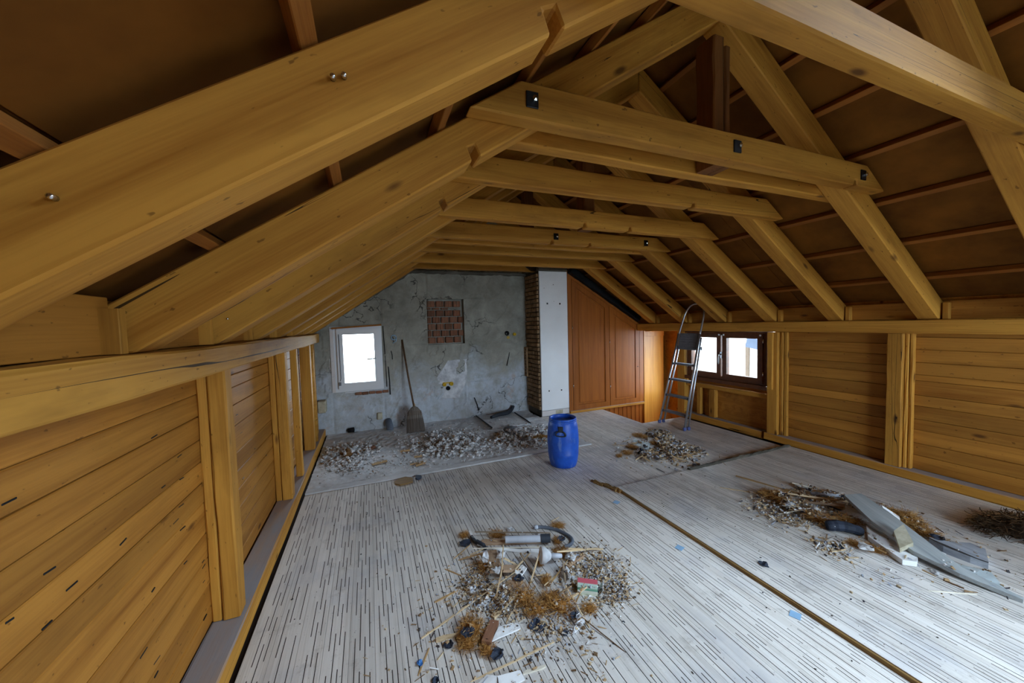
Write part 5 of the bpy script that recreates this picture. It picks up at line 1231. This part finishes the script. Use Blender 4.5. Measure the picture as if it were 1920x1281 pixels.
obj('flap', box(0.003, 0.058, 0.045, 0.0005, True), 'paper', cb, (Lb / 2 + 0.008, 0, 0.004), (0, 0.5, 0))
obj('flap', box(0.003, 0.03, 0.04, 0.0005, True), 'black', cb, (Lb / 2 + 0.001, -0.01, 0.005))
drop(cb)
x0, y0, x1, y1, w, k = FUN_A
fn = thing('reflector_lamp', 'small reflector lamp bulb with copper inside in the debris heap', 'lamp', (x0, y0, 0.05), (0, R(98), -0.25))
obj('reflector', lathe([(0.047, -0.035), (0.049, -0.034), (0.044, -0.005), (0.026, 0.022), (0.015, 0.03)], 24), 'paper', fn)
obj('reflector_inside', lathe([(0.046, -0.034), (0.041, -0.006), (0.022, 0.018), (0.0, 0.02)], 24), 'redboard', fn)
obj('socket', lathe([(0.015, 0.028), (0.016, 0.07), (0.012, 0.10), (0.0, 0.10)], 16), 'pvc', fn)
drop(fn)
_tx, _ty = x0 + 0.075, y0 - 0.065
wt = tag(obj('white_tube', tube([(0, 0, 0), (0.11, 0, 0)], 0.011, 10), 'pvc', None, (_tx, _ty, 0.3), (0, 0, math.atan2(y1 - y0, x1 - x0))), 'short white tube leaning on the reflector lamp', 'tube'); drop(wt)
# sheet heap specials
x0, y0, x1, y1, w, k = ROLL_B
tr_ = tag(obj('tar_roll', tube(smooth_path([(0, 0, 0.035), ((x1 - x0) * 0.5, (y1 - y0) * 0.5 + 0.01, 0.045), (x1 - x0, y1 - y0, 0.03)], 6), [0.028, 0.033, 0.036, 0.034, 0.038, 0.035, 0.033, 0.036, 0.034, 0.03, 0.032, 0.028, 0.024], 9, smooth=False), 'tar', None, (x0, y0, 0.022)), 'rolled dark tar paper beside brown fibre and white strip', 'tar paper'); drop(tr_)
x0, y0, x1, y1, w, k = TUBE_B
ps_ = tag(obj('pipe_stub', tube([(0, 0, 0.05), (x1 - x0, y1 - y0, 0.055)], 0.016, 14), 'pvc', None, (x0, y0, 0.022)), 'pale grey pipe stub on the heap with the pale blue sheet', 'pipe'); drop(ps_)
# cement corner specials
tr_c = (sum(p[0] for p in TRAY) / 4, sum(p[1] for p in TRAY) / 4)
ty = thing('shower_base', 'dusty sunken shower base outlined on the cement floor', 'tray', (tr_c[0], tr_c[1], 0.006))
obj('slab', slab_poly([(p[0] - tr_c[0], p[1] - tr_c[1]) for p in TRAY], 0.018), 'screed', ty)
for a, b in ((0, 1), (2, 3)):
    p, q = TRAY[a], TRAY[b]
    timber('edge_rail', (p[0] - tr_c[0], p[1] - tr_c[1], 0.02), (q[0] - tr_c[0], q[1] - tr_c[1], 0.02), 0.016, 0.026, 'darkrubber', ty, segs=3, seed=a)
bg = tag(obj('bent_gutter', tube(smooth_path([tuple(a - b for a, b in zip(p, DUCT[0])) for p in DUCT], 5), [0.022 + 0.009 * math.sin(i / 20 * 3.1) for i in range(21)], 10), 'darkrubber', None, DUCT[0]), 'bent dark grey hose strip lying on the shower base', 'hose')
stamp(ty); drop(bg); drop(bm_, 0.004)
x, y, a, b, h, ang = DRAIN[0]
tag(obj('drain_stub', tube([(-0.08, 0.02, 0.035), (0, 0, 0.04)], [0.03, 0.036], 14), 'black', None, (x, y, 0.006)), 'black drain stub at the foot of the wall under the gable window', 'pipe')
for n, (x, y, a, b, h, ang) in enumerate(HOLE):
    ho = obj('floor_hole_piece', slab_poly([(math.cos(k * 0.7) * a * RN.uniform(0.8, 1.1), math.sin(k * 0.7) * max(b, 0.03) * RN.uniform(0.8, 1.1)) for k in range(9)], 0.012), 'edge' if n == 0 else 'tar', None, (x, 3.655 - 1.1 * max(b, 0.03), 0.001)); stamp(ho)  # slab added in place of a hole in the boards, with its cap
    tag(ho, 'brown piece standing for the floor hole at the cement border' if n == 0 else 'dark pipe cap beside the floor hole piece', 'floor piece')
for n, (x, y) in enumerate(TAPE):
    tag(obj('blue_tape', box(0.05, 0.045, 0.002, 0.0005), 'bluetape', None, (x - 0.05, y, 0.002), (0, 0, RN.uniform(-0.5, 0.5))), ['pale blue tape scrap midway along the raised board edge', 'pale blue tape scrap at the raised edge, farthest from the broken end', 'pale blue tape scrap near the broken end of the raised boards'][n], 'tape', 'blue tape scraps')
x, y, a, b, h, ang = BLUE[0]
tag(obj('blue_bit', SCR[1], 'bluebit', None, (x, y, 0.002), (0, 0, 0.3), (0.012, 0.02, 0.015)), 'small bright blue plastic bit beside a tan splinter', 'plastic')

# scraps, paper, lumps and splinters settle on what is already there
scraps(BK_A, 'torn black tar paper scrap in the heap with the grey pipe', 'tar scraps in the pipe heap', labels=[
    'folded dark tar scrap in front of the broad fibre tuft', 'tar scrap lying on the largest fibre tuft', 'curled tar scrap at the end of the reddish drilled board', 'flat tar scrap by the broken pale plank',
    'tar scrap beside the crumpled white paper strip', 'black tar stub in front of the reflector lamp', 'small lone tar scrap near the thin dark twig', 'lone tar scrap near the small blue plastic bit',
    'tar scrap where the thin dark twig starts', 'tar scrap under the white-tipped hose', 'tar scrap inside the bend of the grey hose'])
scraps(BK_B, 'torn black tar paper scrap by the heap with the pale blue sheet', 'tar scraps in the sheet heap', [f'torn black tar paper scrap beside {near(e[0], e[1], [l for l in LM_B if l[0] != "the round tar scrap"])}' if i != 1 else 'round black tar scrap in the sheet heap fibre' for i, e in enumerate(BK_B)])

lumps(PA_A, 'paper_ball', PAPERS, 'crumpled dirty white paper in the heap with the grey pipe', 'paper', 'paper in the pipe heap', labels=[
    'round crumpled paper ball in front of the reflector lamp', 'crumpled paper ball behind the reflector lamp on the laths', 'pale paper wad beside the brown board offcut', 'long crumpled paper wad by the dark fibre tuft',
    'paper wad at the end of the brown board offcut', 'flat paper bit behind the grey pipe', 'paper wad where the thin dark twig starts', 'flattened paper wad near the small lone tar scrap', 'tiny paper bit among chips behind the carton',
    'paper wad beside the fibre tuft behind the pipe', 'paper wad beside the long pale splinter', 'paper wad among chips beside the tan splinter'])
lumps(PA_B, 'plaster_lump', LUMPS, 'white plaster lump in the heap with the pale blue sheet', 'plaster', 'plaster lumps in the sheet heap', labels=[f'white plaster lump beside {near(e[0], e[1], LM_B)}' for e in PA_B])
lumps(PA_C[:3], 'paper_ball', PAPERS, 'grey-white crumpled rag in the heap before the stepladder', 'rag', 'rags in the ladder heap')
lumps(PA_C[3:], 'tar_rag', PAPERS, 'blue-grey rag in the heap before the stepladder', 'rag', None, 'tar')
lumps(LU_D, 'plaster_lump', LUMPS, 'broken plaster lump in rubble under the gable window', 'plaster', 'plaster lumps under the gable window')
lumps(CHK_D[:1], 'brown_chunk', LUMPS, 'hollow brown chunk in rubble under the gable window', 'rubble', None, 'brownlump', 0.9)
lumps(CHK_D[1:], 'brown_chunk', LUMPS, 'orange-brown tile shard in rubble under the gable window', 'rubble', None, 'brick', 0.5)
lumps(LU_E, 'plaster_lump', LUMPS, 'broken plaster lump in rubble below the brick niche', 'plaster', 'plaster lumps below the niche')
lumps(LU_F, 'plaster_lump', LUMPS, 'broken plaster lump in rubble behind the blue drum', 'plaster', 'plaster lumps behind the drum')
dsc = tag(obj('metal_disc', lathe([(0.0, 0.02), (1.0, 0.02), (1.0, 0.0)], 24), 'step', None, (DISC[0], DISC[1], 0.05), (0.15, 0.05, 0), (0.13, 0.11, 0.5)), 'round grey metal lid on the rubble behind the blue drum', 'lid'); drop(dsc, 0.004)
lab_sticks(ST_A, 'in the heap with the grey pipe', 'splinters in the pipe heap', LM_A)
lab_sticks(ST_B, 'in the heap with the pale blue sheet', 'splinters in the sheet heap', LM_B)
lab_sticks(ST_C, 'in the heap before the stepladder', 'splinters in the ladder heap')
lab_sticks(ST_D, 'by the rubble under the gable window', 'wood blocks in the plaster rubble')

# fibres give way to the hard pieces: strands that would run through one are left out
def comb(o):
    m = o.matrix_basis; me = o.data; vs = [m @ v.co for v in me.vertices]; bb = span(vs)
    hit = [t for b, t in RIGID if b[0] < bb[1] and b[1] > bb[0] and b[2] < bb[3] and b[3] > bb[2] and b[4] < bb[5]]
    if not hit: return
    keep = []
    for b0 in range(162, len(vs), 15):
        c = [(vs[b0 + 3 * i] + vs[b0 + 3 * i + 1] + vs[b0 + 3 * i + 2]) / 3 for i in range(5)]; ok = True
        for p, q in zip(c[:-1], c[1:]):
            d = q - p; L = d.length
            if L > 1e-6 and any(t.ray_cast(p, d / L, L)[0] for t in hit): ok = False; break
        if ok: keep.append(b0)
    if len(keep) * 15 + 162 == len(vs): return
    order = list(range(162)) + [b + k for b in keep for k in range(15)]; new = {v: i for i, v in enumerate(order)}
    n2 = M_([me.vertices[i].co for i in order], [tuple(new[v] for v in p.vertices) for p in me.polygons if p.vertices[0] in new], 'fibre')
    n2.materials.append(me.materials[0]); o.data = n2
for o in TUFTS: comb(o)

# loose crumbs nobody could count: one stuff object per heap
def crumbs(name, data, mat, label, smin, smax, mound=0.03, seed=0):
    rnd = random.Random(seed); V, F = [], []
    cube = [(-1, -1, -1), (1, -1, -1), (1, 1, -1), (-1, 1, -1), (-1, -1, 1), (1, -1, 1), (1, 1, 1), (-1, 1, 1)]
    cf = [(0, 3, 2, 1), (4, 5, 6, 7), (0, 1, 5, 4), (1, 2, 6, 5), (2, 3, 7, 6), (3, 0, 4, 7)]
    for x, y, a, b, h, ang, n in data:
        for i in range(int(n * 2.4)):
            r = rnd.random() ** 0.7 * (1.0 if rnd.random() < 0.8 else 1.45); th = rnd.uniform(0, 6.283)
            u, v = r * math.cos(th) * a, r * math.sin(th) * b
            px, py = x + u * math.cos(ang) - v * math.sin(ang), y + u * math.sin(ang) + v * math.cos(ang)
            if mat == 'crumb_plaster' and not (-0.57 < px < 2.45 and 3.77 < py < 5.55): continue
            s = smin + (smax - smin) * rnd.random() ** 2.2
            sx, sy, sz = s * rnd.uniform(0.6, 1.6), s * rnd.uniform(0.5, 1.1), s * rnd.uniform(0.25, 0.8)
            if mat == 'crumb_wood' and rnd.random() < 0.35: sx *= 3.0; sy *= 0.4; sz *= 0.5
            zb_ = hget(px, py)
            if zb_ - fz(px, py) > 0.05: continue                          # nothing lodges on top of the taller pieces
            z0 = zb_ + sz * 0.9
            rot = Quaternion((rnd.uniform(-1, 1) * 0.3, rnd.uniform(-1, 1) * 0.3, rnd.uniform(-1, 1), rnd.uniform(-1, 1))).normalized() if rnd.random() < 0.6 else Quaternion((0, 0, 1), th)
            b0 = len(V)
            for c in cube:
                w = rot @ Vector((c[0] * sx * rnd.uniform(0.5, 1), c[1] * sy * rnd.uniform(0.5, 1), c[2] * sz * rnd.uniform(0.6, 1)))
                V.append((px + w.x, py + w.y, max(zb_ + 0.0002, z0 + w.z)))
            F += [tuple(b0 + k for k in f) for f in cf]
            if mound:
                zt = zb_ + sz * 1.1; nc = int(max(sx, sy) * 0.6 / CELL)
                for p_ in range(-nc, nc + 1):
                    for q_ in range(-nc, nc + 1): hset(px + p_ * CELL, py + q_ * CELL, zt)
    o = obj(name, M_(V, F, name), mat); tag(o, label, 'debris', kind='stuff'); return o
crumbs('wood_crumbs', CR_A, 'crumb_wood', 'fine chips and dirt around the heap with the grey pipe', 0.0018, 0.0085, 0.03, 1)
crumbs('wood_crumbs', CR_B, 'crumb_wood', 'fine chips and dirt around the heap with the pale blue sheet', 0.0022, 0.011, 0.05, 2)
crumbs('wood_crumbs', CR_C, 'crumb_wood', 'fine chips and grit of the heap before the stepladder', 0.005, 0.018, 0.07, 3)
crumbs('plaster_crumbs', CR_D, 'crumb_plaster', 'white plaster grit under the gable window', 0.004, 0.018, 0.025, 4)
crumbs('plaster_crumbs', CR_E, 'crumb_plaster', 'white plaster grit below the brick niche', 0.004, 0.02, 0.035, 5)
crumbs('plaster_crumbs', CR_F, 'crumb_plaster', 'plaster grit with dark bits behind the blue drum', 0.005, 0.02, 0.04, 6)
crumbs('plaster_dust', [(0.9, 4.6, 1.45, 0.85, 0.1, 0.0, 900), (0.2, 4.1, 0.75, 0.3, 0.1, 0.0, 250), (1.6, 4.1, 0.6, 0.3, 0.1, 0.0, 150)], 'crumb_plaster', 'thin scatter of plaster grit all over the cement floor', 0.0025, 0.009, 0.0, 9)
crumbs('floor_specks', [e[:6] + (e[6] // 3,) for e in FLOORBITS], 'dirt', 'scattered dark specks on the slotted floor', 0.0015, 0.0055, 0.0, 7)
